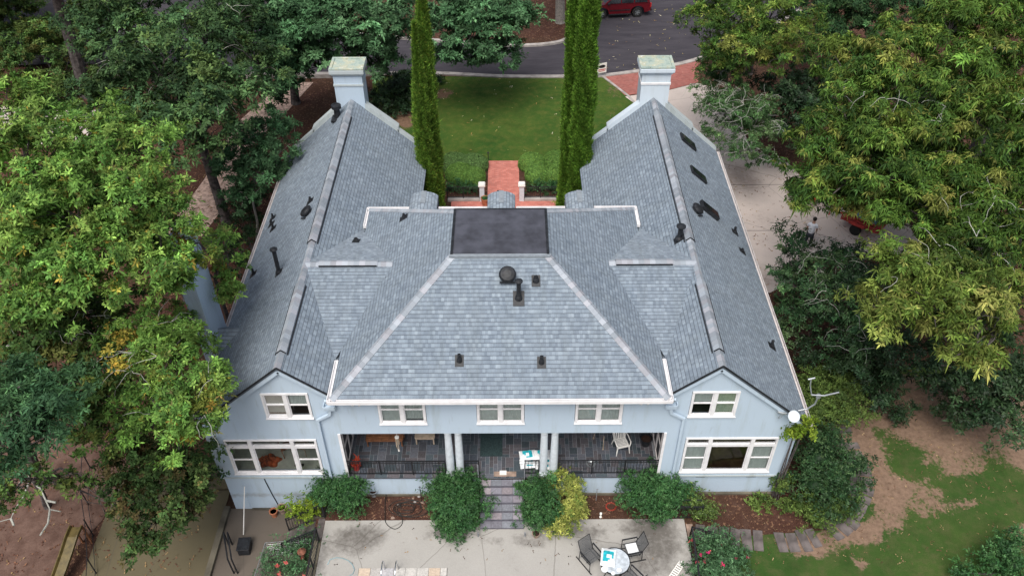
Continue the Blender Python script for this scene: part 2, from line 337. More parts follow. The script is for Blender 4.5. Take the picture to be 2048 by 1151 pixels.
# rear lawn with its bare patches
rm=blob([(14.6,2.2,1.1,2.6,1.05),(14.9,.2,1.0,1.3,0.95),(17.0,4.6,2.6,1.9,1.10),(20.5,4.3,4.,1.9,1.15),(13.2,-1.7,1.5,.6,0.90),(11.3,-2.2,1.6,.45,1.00),(18.2,1.6,1.6,1.0,0.72),(16.2,-.2,1.2,1.1,0.70),(21.5,1.8,2.,1.2,0.80),(9.6,-.6,3,1.,1.05),(14.6,-1.2,.8,.6,0.75),(12.9,-3.1,.3,.25,0.90),(17.6,-.6,.7,.4,0.70),(19.5,-2.,1.2,.8,0.62),(24,0,3,3,0.70),(19,3.2,3.6,1.5,1.00)])
sheet('lawn_rear',[(7.6,-30),(40,-30),(40,5.),(24,6.2),(19,6.8),(15.2,6.3),(14.0,3.),(14.1,1.),(13.4,-.9),(12.2,-1.6),(8.4,-1.9),(7.6,-2.4)],'grass_rear',.025,.5,rm)
# patio, pool surround
pm=blob([(-5.3,-1.9,1.2,.7,.75),(-6.1,-2.3,.8,.5,.5),(5.5,-1.5,1.3,.5,1.),(5.9,-2.3,.9,.7,.8),(3.,-1.7,1.1,.35,.7),(1.1,-2.1,.8,.3,.6),(-1.9,-1.75,1.,.3,.75),(5.5,-3.,.9,.7,.7),(-6.7,-3.,.3,.7,.6),(-.3,-2.,.5,.15,.5)])
PX0=-6.68
sheet('patio',[(-6.68,-1.12),(-6.68,-20),(-5.15,-20),(-5.15,-3.1),(-1.95,-3.1),(-1.95,-20),(6.95,-20),(6.9,-3.),(6.88,-1.1)],'patio',.035,.4,pm,z=0,skirt=.2)
cop=MB()
x=-5.15
while x<-1.9:
    cop.col=random.choice([(.5,.48,.45),(.42,.40,.38),(.52,.42,.33),(.46,.45,.46)]); cop.box(x+.012,min(x+.42,-1.97),-3.42,-3.105,-.1,.04); x+=.42
tag(cop.build('pool_coping','attr_matte'),'row of grey and tan stone blocks edging the pool at the bottom of the patio','pool coping')
sheet('pool_water',[(-5.15,-3.4),(-5.15,-14),(-1.97,-14),(-1.97,-3.4)],'barrel_blue',-.15,z=0)
# road, kerbs, island
kz=F
road=P2([(540,150),(700,150),(870,146.5),(1000,152.5),(1120,153),(1200,151.5),(1280,141),(1340,131),(1400,116),(1480,85),(1600,20)],F)
road+=[(26,60),(40,95),(-10,95),(-16,60),(-30,50),(-44,46),(-44,34.5),(-30,35.6)]
sheet('road',road,'asphalt',.03,z=F)
def strip(name,pts,w,z0,z1,mat):
    m=MB(); n=len(pts); L=[];Rr=[]
    for i,p in enumerate(pts):
        a=Vector(pts[max(i-1,0)]); b=Vector(pts[min(i+1,n-1)]); d=(b-a).normalized(); q=Vector((-d.y,d.x)); p=Vector(p); L.append(p+q*w/2); Rr.append(p-q*w/2)
    for i in range(n-1): m.prism([(L[i].x,L[i].y,z1),(Rr[i].x,Rr[i].y,z1),(Rr[i+1].x,Rr[i+1].y,z1),(L[i+1].x,L[i+1].y,z1)],(0,0,z0-z1))
    return m
def smooth_pts(P,k=6):
    P=[Vector(p) for p in P]; out=[]
    for i in range(len(P)-1):
        a,b,c,d=P[max(i-1,0)],P[i],P[i+1],P[min(i+2,len(P)-1)]
        for j in range(k):
            t=j/k; out.append(.5*((2*b)+(c-a)*t+(2*a-5*b+4*c-d)*t*t+(3*b-a-3*c+d)*t**3))
    out.append(P[-1]); return out
ck=smooth_pts(P2([(440,149),(700,149),(870,148),(1000,154),(1120,154.5),(1200,153),(1280,143),(1340,133),(1400,118),(1480,87),(1600,22)],F),5)
tag(strip('kerb',ck,.36,F-.2,F+.1,'kerb').build('kerb','kerb'),kind='structure')
isl=smooth_pts(P2([(700,70),(880,84),(1000,92),(1060,93),(1105,89),(1130,82),(1148,68),(1152,50),(1146,25)],F),5)+[Vector((4.5,50)),Vector((3,60))]
tag(strip('kerb',isl,.3,F-.2,F+.17,'kerb').build('kerb','kerb'),kind='structure')
sheet('island_bed',[tuple(p) for p in isl]+[(-14,60),(-14,40)],'mulch',.13,z=F)
# brick apron, drive, front walk
sheet('brick_apron',P2([(1207,153),(1280,145),(1342,133),(1400,119),(1396,166),(1340,180),(1250,192)],F),'brick_dark',.04,z=F)
tag(strip('path_edging',[Vector(p) for p in P2([(1205,153),(1258,194),(1285,225)],F)],.16,F-.1,F+.06,'kerb').build('path_edging','kerb'),kind='structure')
drv=P2([(1250,194),(1340,180.5),(1396,166.5)],F)+[(14.5,31.),(14.8,24),(16.6,22.5),(17.6,18.7),(21.5,17.8),(21.5,14.2),(15.5,13.9),(14.2,12.2),(13.,11.4),(10.7,11.4),(10.7,25.5),(9.,28.5)]
sheet('driveway',drv,'driveway',.03,1.,blob([(13.5,21,1.6,1.6,.7),(12.6,12.5,1.4,.8,.6),(14.5,17,.6,.6,.3)]))
jn=MB()
for a,b in (((11,20.3),(15.9,20.3)),((11,16.1),(15.2,16.1)),((11,25),(14.8,25))): jn.beam((*a,H(*a)+.034),(*b,H(*b)+.034),.025,.004)
tag(jn.build('driveway_joint','black_plastic'),kind='structure')
sheet('brick_walk',[(-.92,22.9),(.86,22.9),(.86,18.84),(3.1,18.84),(3.1,13),(-2.9,13),(-2.9,18.84),(-.92,18.84)],'brick_path',.03,z=F)
sheet('brick_walk',[(.86,22.75),(7.3,22.85),(7.3,23.05),(.86,23.0)],'brick_path',.045,z=F)
# left side: sandy track, lower court and drive
sheet('dirt_path',[(-18.6,17),(-16.4,17),(-15.6,20.5),(-15.9,24.5),(-14.,29.5),(-13,33),(-15,33),(-17,28),(-17.6,22)],'sandy_path',.03)
sheet('dirt_path',[(-14.6,3.5),(-11.3,3.),(-11.3,12.5),(-13.2,17),(-15,17.5)],'mulch',.03)
sheet('dirt_path',[(-20.5,4.5),(-15.5,3.2),(-15.8,-.3),(-17.,-3),(-18.,-8),(-26,-8),(-24,3)],'dirt_path',.03)
sheet('side_road',[(-44,27),(-27,25.4),(-23.5,27.5),(-23.5,29.4),(-28,29.6),(-44,31)],'driveway',.04)
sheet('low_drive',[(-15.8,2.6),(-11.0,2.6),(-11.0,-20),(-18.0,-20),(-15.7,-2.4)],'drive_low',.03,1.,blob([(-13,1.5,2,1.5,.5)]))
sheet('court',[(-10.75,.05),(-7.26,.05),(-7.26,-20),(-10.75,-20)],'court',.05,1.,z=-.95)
# planting bed between house and patio stays mulch; bare earth bed right of the house
# stone path slabs
slabs=[]
pth=smooth_pts([(7.4,-1.75),(8.7,-1.95),(10.,-2.1),(11.2,-2.05),(12.4,-1.6),(13.3,-.9),(13.95,.1),(14.2,1.2),(14.1,2.6),(14.0,4.2)],5)
d=0; last=None; sp=0
for i in range(len(pth)-1):
    a,b=pth[i],pth[i+1]; 
    seg=(b-a).length
    while sp<seg:
        slabs.append((a+(b-a)*(sp/seg),math.atan2(b.y-a.y,b.x-a.x))); sp+=.42
    sp-=seg
for k,(p,a) in enumerate(slabs):
    if k in (6,11,24): continue
    m=MB(); ww=random.uniform(.33,.4)/2; hh=random.uniform(.72,.95)/2; j=[random.uniform(-.03,.03) for _ in range(8)]
    m.prism([(-ww+j[0],-hh+j[1],.04),(ww+j[2],-hh+j[3],.04),(ww+j[4],hh+j[5],.04),(-ww+j[6],hh+j[7],.04)],(0,0,-.1))
    side='ahead of the small right steps' if k<8 else 'in the bend below the round hedge' if k<22 else 'beside the bare earth right of the round hedge'
    o=m.build('path_slab','stone_slab',bevel=.01); o.location=(p.x,p.y,H(p.x,p.y)+.02); o.rotation_euler=(R(random.uniform(-2,2)),R(random.uniform(-2,2)),a+random.uniform(-.12,.12))
    tag(o,'flat grey stone slab of the curved garden path '+side,'paving slab','stone slabs of the curved garden path')
# ================= HOUSE =================
XR,ZR,WE,ZE,YN=7.356,7.411,3.531,4.349,17.68
XD,YD1,YD2,ZD,ZEM,XM,OV,YM=1.689,3.551,6.18,9.105,6.227,5.675,.488,10.246
KW=(ZR-ZE)/WE; KM=(ZD-ZEM)/(XM-XD); XO=XR+WE; ZF=1.2; ZO=3.8; GY=-.15
plain('riser_stone',(.13,.125,.15),.8,.2)
house=thing('house','large pale blue stucco house with grey shingle roof seen from above at the centre','house')
roof=None
def rp(mb,poly,hdir):
    h=Vector(hdir).normalized(); n=(Vector(poly[1])-Vector(poly[0])).cross(Vector(poly[2])-Vector(poly[0])).normalized()
    if n.z<0: n=-n
    v=n.cross(h).normalized()
    if v.z<0: v=-v
    o=random.uniform(0,3)
    mb.prism(poly,(0,0,-.11),uv=lambda p:(p.dot(h)+o+40,(p.dot(v)+40)))
rf=MB()
zin=lambda ax:ZR-KW*(XR-ax); zout=lambda ax:ZR-KW*(ax-XR)
for s in (-1,1):
    rp(rf,[(s*XR,GY,ZR),(s*XO,GY,ZE),(s*XO,YN,ZE),(s*XR,YN,ZR)],(0,1,0))
    rp(rf,[(s*XR,GY,ZR),(s*XR,YN,ZR),(s*3.825,YN,ZE),(s*3.825,10.0,ZE),(s*5.45,10.0,zin(5.45)),(s*5.45,GY,zin(5.45))],(0,1,0))
rp(rf,[(-XM,-OV,ZEM),(XM,-OV,ZEM),(XD,YD1,ZD),(-XD,YD1,ZD)],(1,0,0))
for s in (-1,1): rp(rf,[(s*XM,-OV,ZEM),(s*XM,YM,ZEM),(s*XD,YD2,ZD),(s*XD,YD1,ZD)],(0,1,0))
roof=rf.build('roof','shingle',house)
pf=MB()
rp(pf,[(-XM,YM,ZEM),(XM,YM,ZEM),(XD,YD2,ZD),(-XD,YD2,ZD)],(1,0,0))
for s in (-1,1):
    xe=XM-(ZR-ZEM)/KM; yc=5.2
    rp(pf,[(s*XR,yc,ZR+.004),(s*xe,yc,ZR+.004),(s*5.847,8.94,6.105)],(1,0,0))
pf.build('north_roof_slope','shingle_lit',roof)
sf=MB()
for s in (-1,1):
    sf=MB(); rp(sf,[(s*XR,yc,ZR+.004),(s*xe,yc,ZR+.004),(s*5.847,1.46,6.105)],(1,0,0)); sf.build('cricket_slope','shingle',roof)

# ridge and hip caps: overlapping folded tabs
def caps(name,a,b,n1,n2,wd=.17,lift=.03,step=.2,ends=None,rise=0.,pale=1.):
    a,b=Vector(a),Vector(b); d=(b-a); L=d.length; d.normalize(); m=MB(); k=int(L/step)
    n1=Vector(n1).normalized(); n2=Vector(n2).normalized()
    s1=d.cross(n1).normalized(); s2=d.cross(n2).normalized()
    if s1.dot(s2)>0: s2=-s2
    up=(n1+n2).normalized()
    s1=s1 if s1.z<=0 else -s1; s2=s2 if s2.z<=0 else -s2
    if s1.dot(s2)>.999: s2=-s2
    for i in range(k):
        p=a+d*(i*L/k); q=a+d*((i+1)*L/k+.03); g=random.uniform(.82,1.18)*pale; c=random.choice([(.31,.345,.38),(.37,.40,.435),(.36,.37,.40),(.32,.35,.385)]); m.col=tuple(x*g for x in c)
        vs=[]
        for r,l in ((p,lift+.016+rise),(q,lift+rise)): vs+= [r+s1*wd+up*(l-.012),r+up*l,r+s2*wd+up*(l-.012)]
        lo=[v-up*(.03+rise) for v in vs]
        m.add(vs+lo,[(0,1,4,3),(1,2,5,4),(6,9,10,7),(7,10,11,8),(0,3,9,6),(2,8,11,5),(0,6,7,1),(1,7,8,2),(3,4,10,9),(4,5,11,10)])
    return m.build(name,'ridge_shingle',roof)
for s in (-1,1):
    no=(s*KW,0,1); ni=(-s*KW,0,1)
    caps('ridge_cap',(s*XR,GY,ZR),(s*XR,.65,ZR),no,ni)
    caps('ridge_cap',(s*XR,4.1,ZR),(s*XR,6.6,ZR),no,ni)
    caps('ridge_vent',(s*XR,.62,ZR),(s*XR,4.1,ZR),no,ni,.225,rise=.045)
    caps('ridge_vent',(s*XR,6.6,ZR),(s*XR,16.2,ZR),no,ni,.225,rise=.045)
    for y0,y1 in ((.62,4.1),(6.6,16.2)):
        v=MB()
        for q in (-1,1): v.beam((s*XR+q*.205,y0-.02,ZR-.205*KW+.015),(s*XR+q*.205,y1,ZR-.205*KW+.015),.035,.035)
        v.beam((s*XR-.16,y0-.02,ZR-.07),(s*XR,y0-.02,ZR+.06),.025,.03); v.beam((s*XR+.16,y0-.02,ZR-.07),(s*XR,y0-.02,ZR+.06),.025,.03)
        v.build('vent_edge','black_plastic',roof)
    caps('ridge_cap',(s*XR,16.2,ZR),(s*XR,YN-.1,ZR),no,ni)
    nf=(0,-KM,1); ns=(s*KM,0,1); nn=(0,KM,1)
    caps('hip_cap',(s*XM,-OV,ZEM),(s*XD,YD1,ZD),nf,ns,.16)
    caps('hip_cap',(s*XM,YM,ZEM),(s*XD,YD2,ZD),nn,ns,.14)
    caps('ridge_cap',(s*XR,5.2,ZR),(s*4.1,5.2,ZR),(0,-.35,1),(0,.35,1),.17)
    xa,xb=(-6.83,-4.65) if s<0 else (4.33,6.45)
    caps('ridge_vent',(xa,5.2,ZR),(xb,5.2,ZR),(0,-.35,1),(0,.35,1),.17,rise=.05)
    v=MB(); v.beam((xa,5.035,ZR-.0),(xb,5.035,ZR-.0),.02,.06); v.build('vent_edge','black_plastic',roof)
# flat deck
d=MB(); d.box(-XD+.03,XD-.03,YD1+.04,YD2-.03,ZD-.25,ZD+.075); d.build('flat_roof','membrane',roof)
for i in range(2): d=MB(); d.box(-XD+.03,XD-.03,YD1+.86*(i+1),YD1+.86*(i+1)+.88,ZD+.0755+i*.006,ZD+.082+i*.006); d.build('membrane_sheet','membrane',roof)
d=MB()
for s in (-1,1): d.beam((s*(XD-.01),YD1+.01,ZD+.05),(s*(XD-.01),YD2,ZD+.05),.09,.12)
d.beam((-XD,YD2-.01,ZD+.05),(XD,YD2-.01,ZD+.05),.07,.1)
d.build('deck_edging','black_plastic',roof)
d=MB(); d.box(-XD-.08,XD+.08,YD1-.09,YD1+.04,ZD-.07,ZD+.055)

d.build('flashing','flash_metal',roof)
# gutters
g=MB(); gz0,gz1=ZEM-.14,ZEM-.005
def gutter(g,a,b,out):
    a=Vector(a);b=Vector(b);o=Vector(out)
    for off,w,z0,z1 in ((0.012,.02,-.13,.01),(.12,.022,-.13,.01),(.065,.12,-.135,-.115)):
        p=a+o*off; q=b+o*off
        g.beam(p+Vector((0,0,(z0+z1)/2)),q+Vector((0,0,(z0+z1)/2)),w,z1-z0)
    for p in (a,b): g.beam(p+o*.0+Vector((0,0,-.06)),p+o*.13+Vector((0,0,-.06)),.015,.13)
gutter(g,(-XM-.1,-OV-.01,ZEM),(XM+.1,-OV-.01,ZEM),(0,-1,0)); g.build('gutter','white_trim',roof)
for xa,xb in ((-XM-.1,-3.98),(-2.72,-.62),(.62,2.72),(3.98,XM+.1)):
    g=MB(); gutter(g,(xa,YM+.01,ZEM),(xb,YM+.01,ZEM),(0,1,0)); g.build('gutter','white_trim',roof)
for s in (-1,1):
    g=MB(); gutter(g,(s*(XM+.01),-OV-.1,ZEM+.01),(s*(XM+.01),1.3,ZEM+.01),(s,0,0)); g.build('gutter','white_trim',roof)
    g=MB(); gutter(g,(s*(XM+.01),9.05,ZEM+.01),(s*(XM+.01),YM+.1,ZEM+.01),(s,0,0)); g.build('gutter','white_trim',roof)
    g=MB(); gutter(g,(s*(XO+.005),GY+.05,ZE-.0),(s*(XO+.005),YN-.1,ZE-.0),(s,0,0)); g.build('gutter','cream_paint',roof)
# wing rake edge at the front gables
for s in (-1,1):
    m=MB()
    for a,b in (((s*XR,GY-.012,ZR+.012),(s*(XO+.02),GY-.012,ZE)),((s*XR,GY-.012,ZR+.012),(s*5.6,GY-.012,zin(5.6)))): m.beam(a,b,.03,.05)
    m.build('drip_edge','black_plastic',roof)
    m=MB()
    def band(x1,z1):
        a=Vector((s*XR,-.07,ZR-.21)); b=Vector((s*x1,-.07,z1-.19)); m.beam(a,b,.13,.16,(0,0,1))
    band(XO-.03,ZE+.02); band(5.75,zin(5.75)); m.build('rake_board','stucco',house)
# three barrel dormers on the far eave
for cx in (-3.37,-.02,3.34):
    m=MB(); W=.6; segs=14; y0,y1=9.0,11.02; zs,zc=ZEM+.12,.42
    pr=[]
    for i in range(segs+1):
        x=-W+2*W*i/segs; pr.append((x,zs+zc*math.sqrt(max(0,1-(x/W)**2*.8))-.17))
    u=0; us=[0]
    for i in range(segs): us.append(us[-1]+math.dist(pr[i],pr[i+1]))
    for i in range(segs):
        (xa,za),(xb,zb)=pr[i],pr[i+1]
        pale=abs(xa+xb)/2<.1
        m.add([(cx+xa,y0,za),(cx+xb,y0,zb),(cx+xb,y1,zb),(cx+xa,y1,za)],[(0,1,2,3)],[[(y0,us[i]),(y0,us[i+1]),(y1,us[i+1]),(y1,us[i])]])
    m.add([(cx+x,y1,z) for x,z in pr]+[(cx+x,y1,z-.08) for x,z in pr],[(i,i+1,i+segs+2,i+segs+1) for i in range(segs)])
    for q in (0,segs): x,z=pr[q]; m.add([(cx+x,y0,z),(cx+x,y1,z),(cx+x,y1,z-.7),(cx+x,y0,z-.7)],[(0,1,2,3)])
    dm=m.build('dormer_roof','shingle_lit',house)
    m=MB(); m.box(cx-W+.06,cx+W-.06,9.9,10.9,4.6,pr[0][1]); m.build('dormer_wall','stucco',dm)
    m=MB(); m.beam((cx,10.15,zs+zc-.15),(cx,y1,zs+zc-.15),.22,.02); m.col=(.27,.29,.33); m.build('dormer_cap','flash_metal',dm)
# ---------- walls ----------
def wall_cells(mb,xb,top,bot,holes,y0,y1):
    X=sorted(set([round(x,4) for x in xb]+[h[i] for h in holes for i in (0,1)]))
    for a,b in zip(X,X[1:]):
        hs=sorted([(h[2],h[3]) for h in holes if h[0]<=a+1e-6 and h[1]>=b-1e-6]); z=bot
        for h0,h1 in hs:
            if h0-z>1e-3: mb.box(a,b,y0,y1,z,h0)
            z=h1
        ta,tb=top(a),top(b)
        vs=[(a,y0,z),(b,y0,z),(a,y1,z),(b,y1,z),(a,y0,ta),(b,y0,tb),(a,y1,ta),(b,y1,tb)]
        mb.add(vs,[(0,2,3,1),(4,5,7,6),(0,1,5,4),(2,6,7,3),(0,4,6,2),(1,3,7,5)])
HW=10.643
def top(x):
    ax=abs(x)
    if ax<5.6: return 6.4
    return (ZR-KW*abs(ax-XR))-.1
GU=[(6.566,8.227)]; GB=[(6.67,10.045)]
holes=[]
for s in (-1,1):
    f=(lambda a,b:(a,b)) if s>0 else (lambda a,b:(-b,-a))
    holes.append((*f(6.566,8.227),4.666,6.016)); holes.append((*f(6.67,10.045),1.447,3.52))
    holes.append((*f(2.6,4.277),4.331,5.75))
holes.append((-.84,.84,4.331,5.75)); holes.append((-5.86,5.95,-2,ZO))
wm=MB(); wall_cells(wm,[-HW,-XR,-5.6,5.6,XR,HW],top,1.2,[h if h[2]>0 else (h[0],h[1],1.2,ZO) for h in holes],0,.22)
# side, far and inner walls
for s in (-1,1):
    a,b=sorted((s*HW,s*(HW-.22))); wm.box(a,b,.22,YN-.25,-1.3,4.45)
    a,b=sorted((s*4.1,s*4.32)); wm.box(a,b,9.72,YN-.25,.2,4.5)
    pts=[(s*HW,4.5),(s*XR,ZR-.1),(s*4.1,4.5)]
    vs=[(x,y,z) for y in (YN-.3,YN+.05) for x,z in [(s*HW,-.5),(s*HW,4.55),(s*XR,ZR-.05),(s*4.05,4.45),(s*4.05,-.5)]]
    wm.add(vs,[(0,1,2,3,4),(9,8,7,6,5)]+[(i,(i+1)%5,(i+1)%5+5,i+5) for i in range(5)])
wm.box(-4.3,4.3,9.5,9.72,.2,6.05); wm.box(-5.9,-4.3,9.5,9.72,3.5,6.05); wm.box(4.3,5.9,9.5,9.72,3.5,6.05)
wall=wm.build('wall','stucco',house)
m=MB(); m.box(-10.55,-5.95,.07,.3,-1.35,1.2); m.box(-5.95,-1.0,.03,.3,-.2,1.165); m.box(1.0,5.95,.03,.3,-.2,1.165); m.box(5.95,10.55,.07,.3,-.3,1.2)
for s in (-1,1): a,b=sorted((s*10.55,s*10.3)); m.box(a,b,.3,3,-1.35,1.2)
m.box(-10.55,-9.95,.05,.07,-1.35,1.18)
m.build('foundation','stucco',house)
for a_,b_ in ((-10.66,-5.95),(5.95,10.66)): m=MB(); m.box(a_,b_,-.035,.0,1.19,1.27); m.build('belt_course','stucco_weathered',house)
m=MB(); m.box(-9.9,-5.95,-.02,.06,-1.0,-.86); m.box(-5.95,-1,-.03,.02,-.1,.09); m.box(1,10.55,-.03,.06,-.1,.1); m.build('footing','concrete_dark',house)
for a_,b_ in ((7.38,7.72),(9.3,9.66)): m=MB(); m.box(a_,b_,.055,.075,1.04,1.1); m.build('foundation_vent','black_metal',house)
# interiors
def room(x0,x1,y0,y1,z0,z1,mat,name='room'):
    m=MB(); m.add([(x0,y0,z0),(x1,y0,z0),(x1,y1,z0),(x0,y1,z0),(x0,y0,z1),(x1,y0,z1),(x1,y1,z1),(x0,y1,z1)],[(0,1,2,3),(2,3,7,6),(1,2,6,5),(0,3,7,4),(4,5,6,7)]); return m.build(name,mat,house)
room(-10.4,-6.05,.23,4,1.22,3.9,'room_green','sunroom'); room(6.1,10.4,.23,4,1.22,3.9,'reflected_olive','den')  # den coloured olive to stand in for the reflection in its window
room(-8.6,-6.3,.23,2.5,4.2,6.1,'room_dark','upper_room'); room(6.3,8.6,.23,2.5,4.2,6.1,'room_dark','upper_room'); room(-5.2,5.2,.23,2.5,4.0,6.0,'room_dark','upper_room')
# windows
def window(name,x0,x1,z0,z1,layout,blind=.5,Y=0.,bm='blind',gr=False):
    wd=thing(name,None,None); wd.parent=house
    fr=MB(); T=.075; yo=Y-.035
    for a,b,c,d_ in ((x0-T,x1+T,z1,z1+T),(x0-T-.02,x1+T+.02,z0-T,z0),(x0-T,x0,z0,z1),(x1,x1+T,z0,z1)): fr.box(a,b,yo,Y+.1,c,d_)
    fr.box(x0-T-.03,x1+T+.03,yo-.03,yo,z0-T-.01,z0-T+.025)
    edges=[x0]+[x0+(x1-x0)*f for f in layout[1]]+[x1]
    for e in edges[1:-1]: fr.box(e-.07,e+.07,yo+.006,Y+.1,z0,z1)
    if layout[0]=='big':
        zt=z1-.36; fr.box(x0,x1,yo+.012,Y+.1,zt-.07,zt+.07)
    frm=fr.build('window_frame','white_trim',wd)
    for i,(a,b) in enumerate(zip(edges,edges[1:])):
        a+=.07 if i else 0; b-=.07 if i<len(edges)-2 else 0
        za,zb=z0,(z1 if layout[0]!='big' else z1-.43)
        sa=MB(); t_=.03
        dh=not(layout[0]=='big' and i==1)
        for c in ((a,a+t_,za,zb),(b-t_,b,za,zb),(a+t_,b-t_,zb-t_,zb),(a+t_,b-t_,za,za+t_+.02)): sa.box(c[0],c[1],Y+.02,Y+.06,c[2],c[3])
        zm=(za+zb)/2+.02
        if dh: sa.box(a+t_,b-t_,Y+.015,Y+.065,zm-.022,zm+.022)
        sh=sa.build('sash','white_trim',wd)
        gl=MB(); gl.add([(a,Y+.05,za),(b,Y+.05,za),(b,Y+.05,zb),(a,Y+.05,zb)],[(0,1,2,3)]); gl.build('pane','glass_reflective' if gr and i==1 else 'glass',wd)
        if blind and dh:
            bl=MB(); zbx=zb-(zb-za)*blind[i%len(blind)]; n=int((zb-zbx)/.05)
            nx_=24; f_=lambda t_,k_:Y+.1+.012*math.sin(t_*37+k_)*(.3+.7*(k_%2))
            for q in range(nx_):
                t0,t1=q/nx_,(q+1)/nx_; xa_,xb_=a+.02+(b-a-.04)*t0,a+.02+(b-a-.04)*t1; bl.add([(xa_,f_(t0,i),zb),(xb_,f_(t1,i),zb),(xb_,f_(t1,i+.3),zbx),(xa_,f_(t0,i+.3),zbx)],[(0,1,2,3)])
            bl.box(a+.02,b-.02,Y+.09,Y+.115,zbx-.03,zbx)
            bl.build('blind',bm,wd)
        if layout[0]=='big':
            gl=MB(); gl.add([(a,Y+.05,z1-.28),(b,Y+.05,z1-.28),(b,Y+.05,z1),(a,Y+.05,z1)],[(0,1,2,3)]); gl.build('transom_pane','glass',wd)
    return wd
def lab(o,l): o['label']=l; return o
lab(window('double_window',-8.137,-6.656,4.756,5.926,('p',[.5]),(.85,.5)),'paired white sash window high in the left gable')
lab(window('double_window',6.656,8.137,4.756,5.926,('p',[.5]),(.5,.9)),'paired white sash window high in the right gable')
lab(window('double_window',-4.187,-2.69,4.421,5.72,('p',[.5]),(1.,.9)),'left of the three paired windows above the porch')
lab(window('double_window',-.75,.75,4.421,5.72,('p',[.5]),(1.,.97)),'middle of the three paired windows above the porch')
lab(window('double_window',2.69,4.187,4.421,5.72,('p',[.5]),(.93,.97)),'right of the three paired windows above the porch')
lab(window('picture_window',-9.955,-6.76,1.537,3.43,('big',[.26,.74]),None),'wide three part window with pale room behind it')
lab(window('picture_window',6.76,9.955,1.537,3.43,('big',[.26,.74]),(.95,0,.95),gr=True),'wide three part window reflecting olive green')
# porch
pfm=MB(); cell=.155
gx0,gx1,gy0,gy1=-5.9,5.95,-.03,3.2; NX,NY=int((gx1-gx0)/cell),int((gy1-gy0)/cell); occ=set(); rs=random.Random(5)
for j in range(NY):
    for i in range(NX):
        if (i,j) in occ: continue
        opts=[(1,2),(2,1),(2,2),(3,2),(2,3),(1,1),(3,1),(1,3)]; rs.shuffle(opts)
        for a,b in opts+[(1,1)]:
            if all((i+p,j+q) not in occ and i+p<NX and j+q<NY for p in range(a) for q in range(b)): break
        for p in range(a):
            for q in range(b): occ.add((i+p,j+q))
        k=rs.uniform(.7,1.45); c=rs.choice([(.06,.07,.088),(.072,.076,.09),(.05,.064,.075),(.078,.072,.08)]); pfm.col=tuple(x*k for x in c)
        pfm.prism([(gx0+i*cell+.006,gy0+j*cell+.006,ZF),(gx0+(i+a)*cell-.006,gy0+j*cell+.006,ZF),(gx0+(i+a)*cell-.006,gy0+(j+b)*cell-.006,ZF),(gx0+i*cell+.006,gy0+(j+b)*cell-.006,ZF)],(0,0,-.02))
porch=thing('porch',None,None); porch.parent=house
pfm.build('porch_paving','attr_matte',porch)
m=MB(); m.box(-5.9,5.95,-.0,3.3,ZF-.1,ZF-.008); m.build('porch_slab','iron_grey',porch)
m=MB(); m.box(-5.95,-.83,-.045,.03,ZF-.035,ZF-.021); m.box(.83,5.95,-.045,.03,ZF-.035,ZF-.021); m.build('slab_nosing','terrace_edge',porch)
m=MB(); m.box(-5.9,5.95,3.2,3.3,ZF,ZO+.3); m.box(-5.9,5.95,.22,3.3,ZO+.01,ZO+.06); m.build('porch_back_wall','stucco',porch)
for s,xj in ((-1,-5.86),(1,5.95)):
    m=MB(); a,b=sorted((xj,xj+s*.14)); m.box(a,b,.22,3.25,ZF,ZO); 
    m.build('porch_side_wall','cream_paint',porch)
    m=MB(); xx=xj-s*.01
    for y in (.3,.95,1.0,1.6,1.66,2.3): m.box(min(xx,xx-s*.05),max(xx,xx-s*.05),y,y+.07,ZF+.3,ZO-.15)
    for z in (ZF+.3,ZF+1.3,ZO-.2): m.box(min(xx,xx-s*.045),max(xx,xx-s*.045),.3,2.37,z,z+.07)
    m.build('side_window_frame','cream_paint',porch)
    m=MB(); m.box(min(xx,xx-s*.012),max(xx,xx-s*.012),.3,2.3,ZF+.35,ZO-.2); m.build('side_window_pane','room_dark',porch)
    m=MB(); m.box(min(xj,xj-s*.1)-.0,max(xj,xj-s*.1),-.035,.0,ZF,ZO); m.build('jamb_trim','white_trim',porch)
m=MB(); m.box(-5.9,5.95,-.02,-.0,ZO,ZO+.07); 
for x in (-1.93,-1.56,1.57,1.96):
    m=MB(); m.lathe((x,.18,ZF),[(.19,0),(.19,.06),(.165,.09),(.175,.13),(.15,.17),(.15,.9),(.142,1.5),(.125,2.38),(.13,2.4),(.15,2.43),(.16,2.5),(.16,2.6)],20); m.build('column','column_white',porch,smooth=False)
    bpy.data.objects[-1] if 0 else None
def railing(name,a,b,h=.82,gap=.115,parent=None,post=True,mat='black_metal',off=(0,0,0),drop=0.):
    a,b=Vector(a),Vector(b); m=MB(); u=Vector((0,0,1)); L=(b-a).length; n=max(1,int(L/gap))
    m.beam(a+u*h,b+u*h,.045,.03); m.beam(a+u*.08,b+u*.08,.03,.025); m.beam(a+u*(h-.12),b+u*(h-.12),.02,.02)
    for i in range(n+1):
        p=a+(b-a)*i/n; m.beam(p+u*.08,p+u*h,.014,.014)
    if post:
        for i in range(int(L/1.3)+2):
            p=a+(b-a)*min(1,i/(int(L/1.3)+1)); m.beam(p-u*drop,p+u*(h+.03),.04,.04)
    return m.build(name,mat,parent,off)
railing('porch_railing',(-5.82,.12,ZF),(-2.12,.12,ZF),parent=porch); railing('porch_railing',(2.15,.12,ZF),(5.9,.12,ZF),parent=porch)
railing('porch_railing',(-1.38,.12,ZF),(-.86,.12,ZF),parent=porch); railing('porch_railing',(.88,.12,ZF),(1.4,.12,ZF),parent=porch)
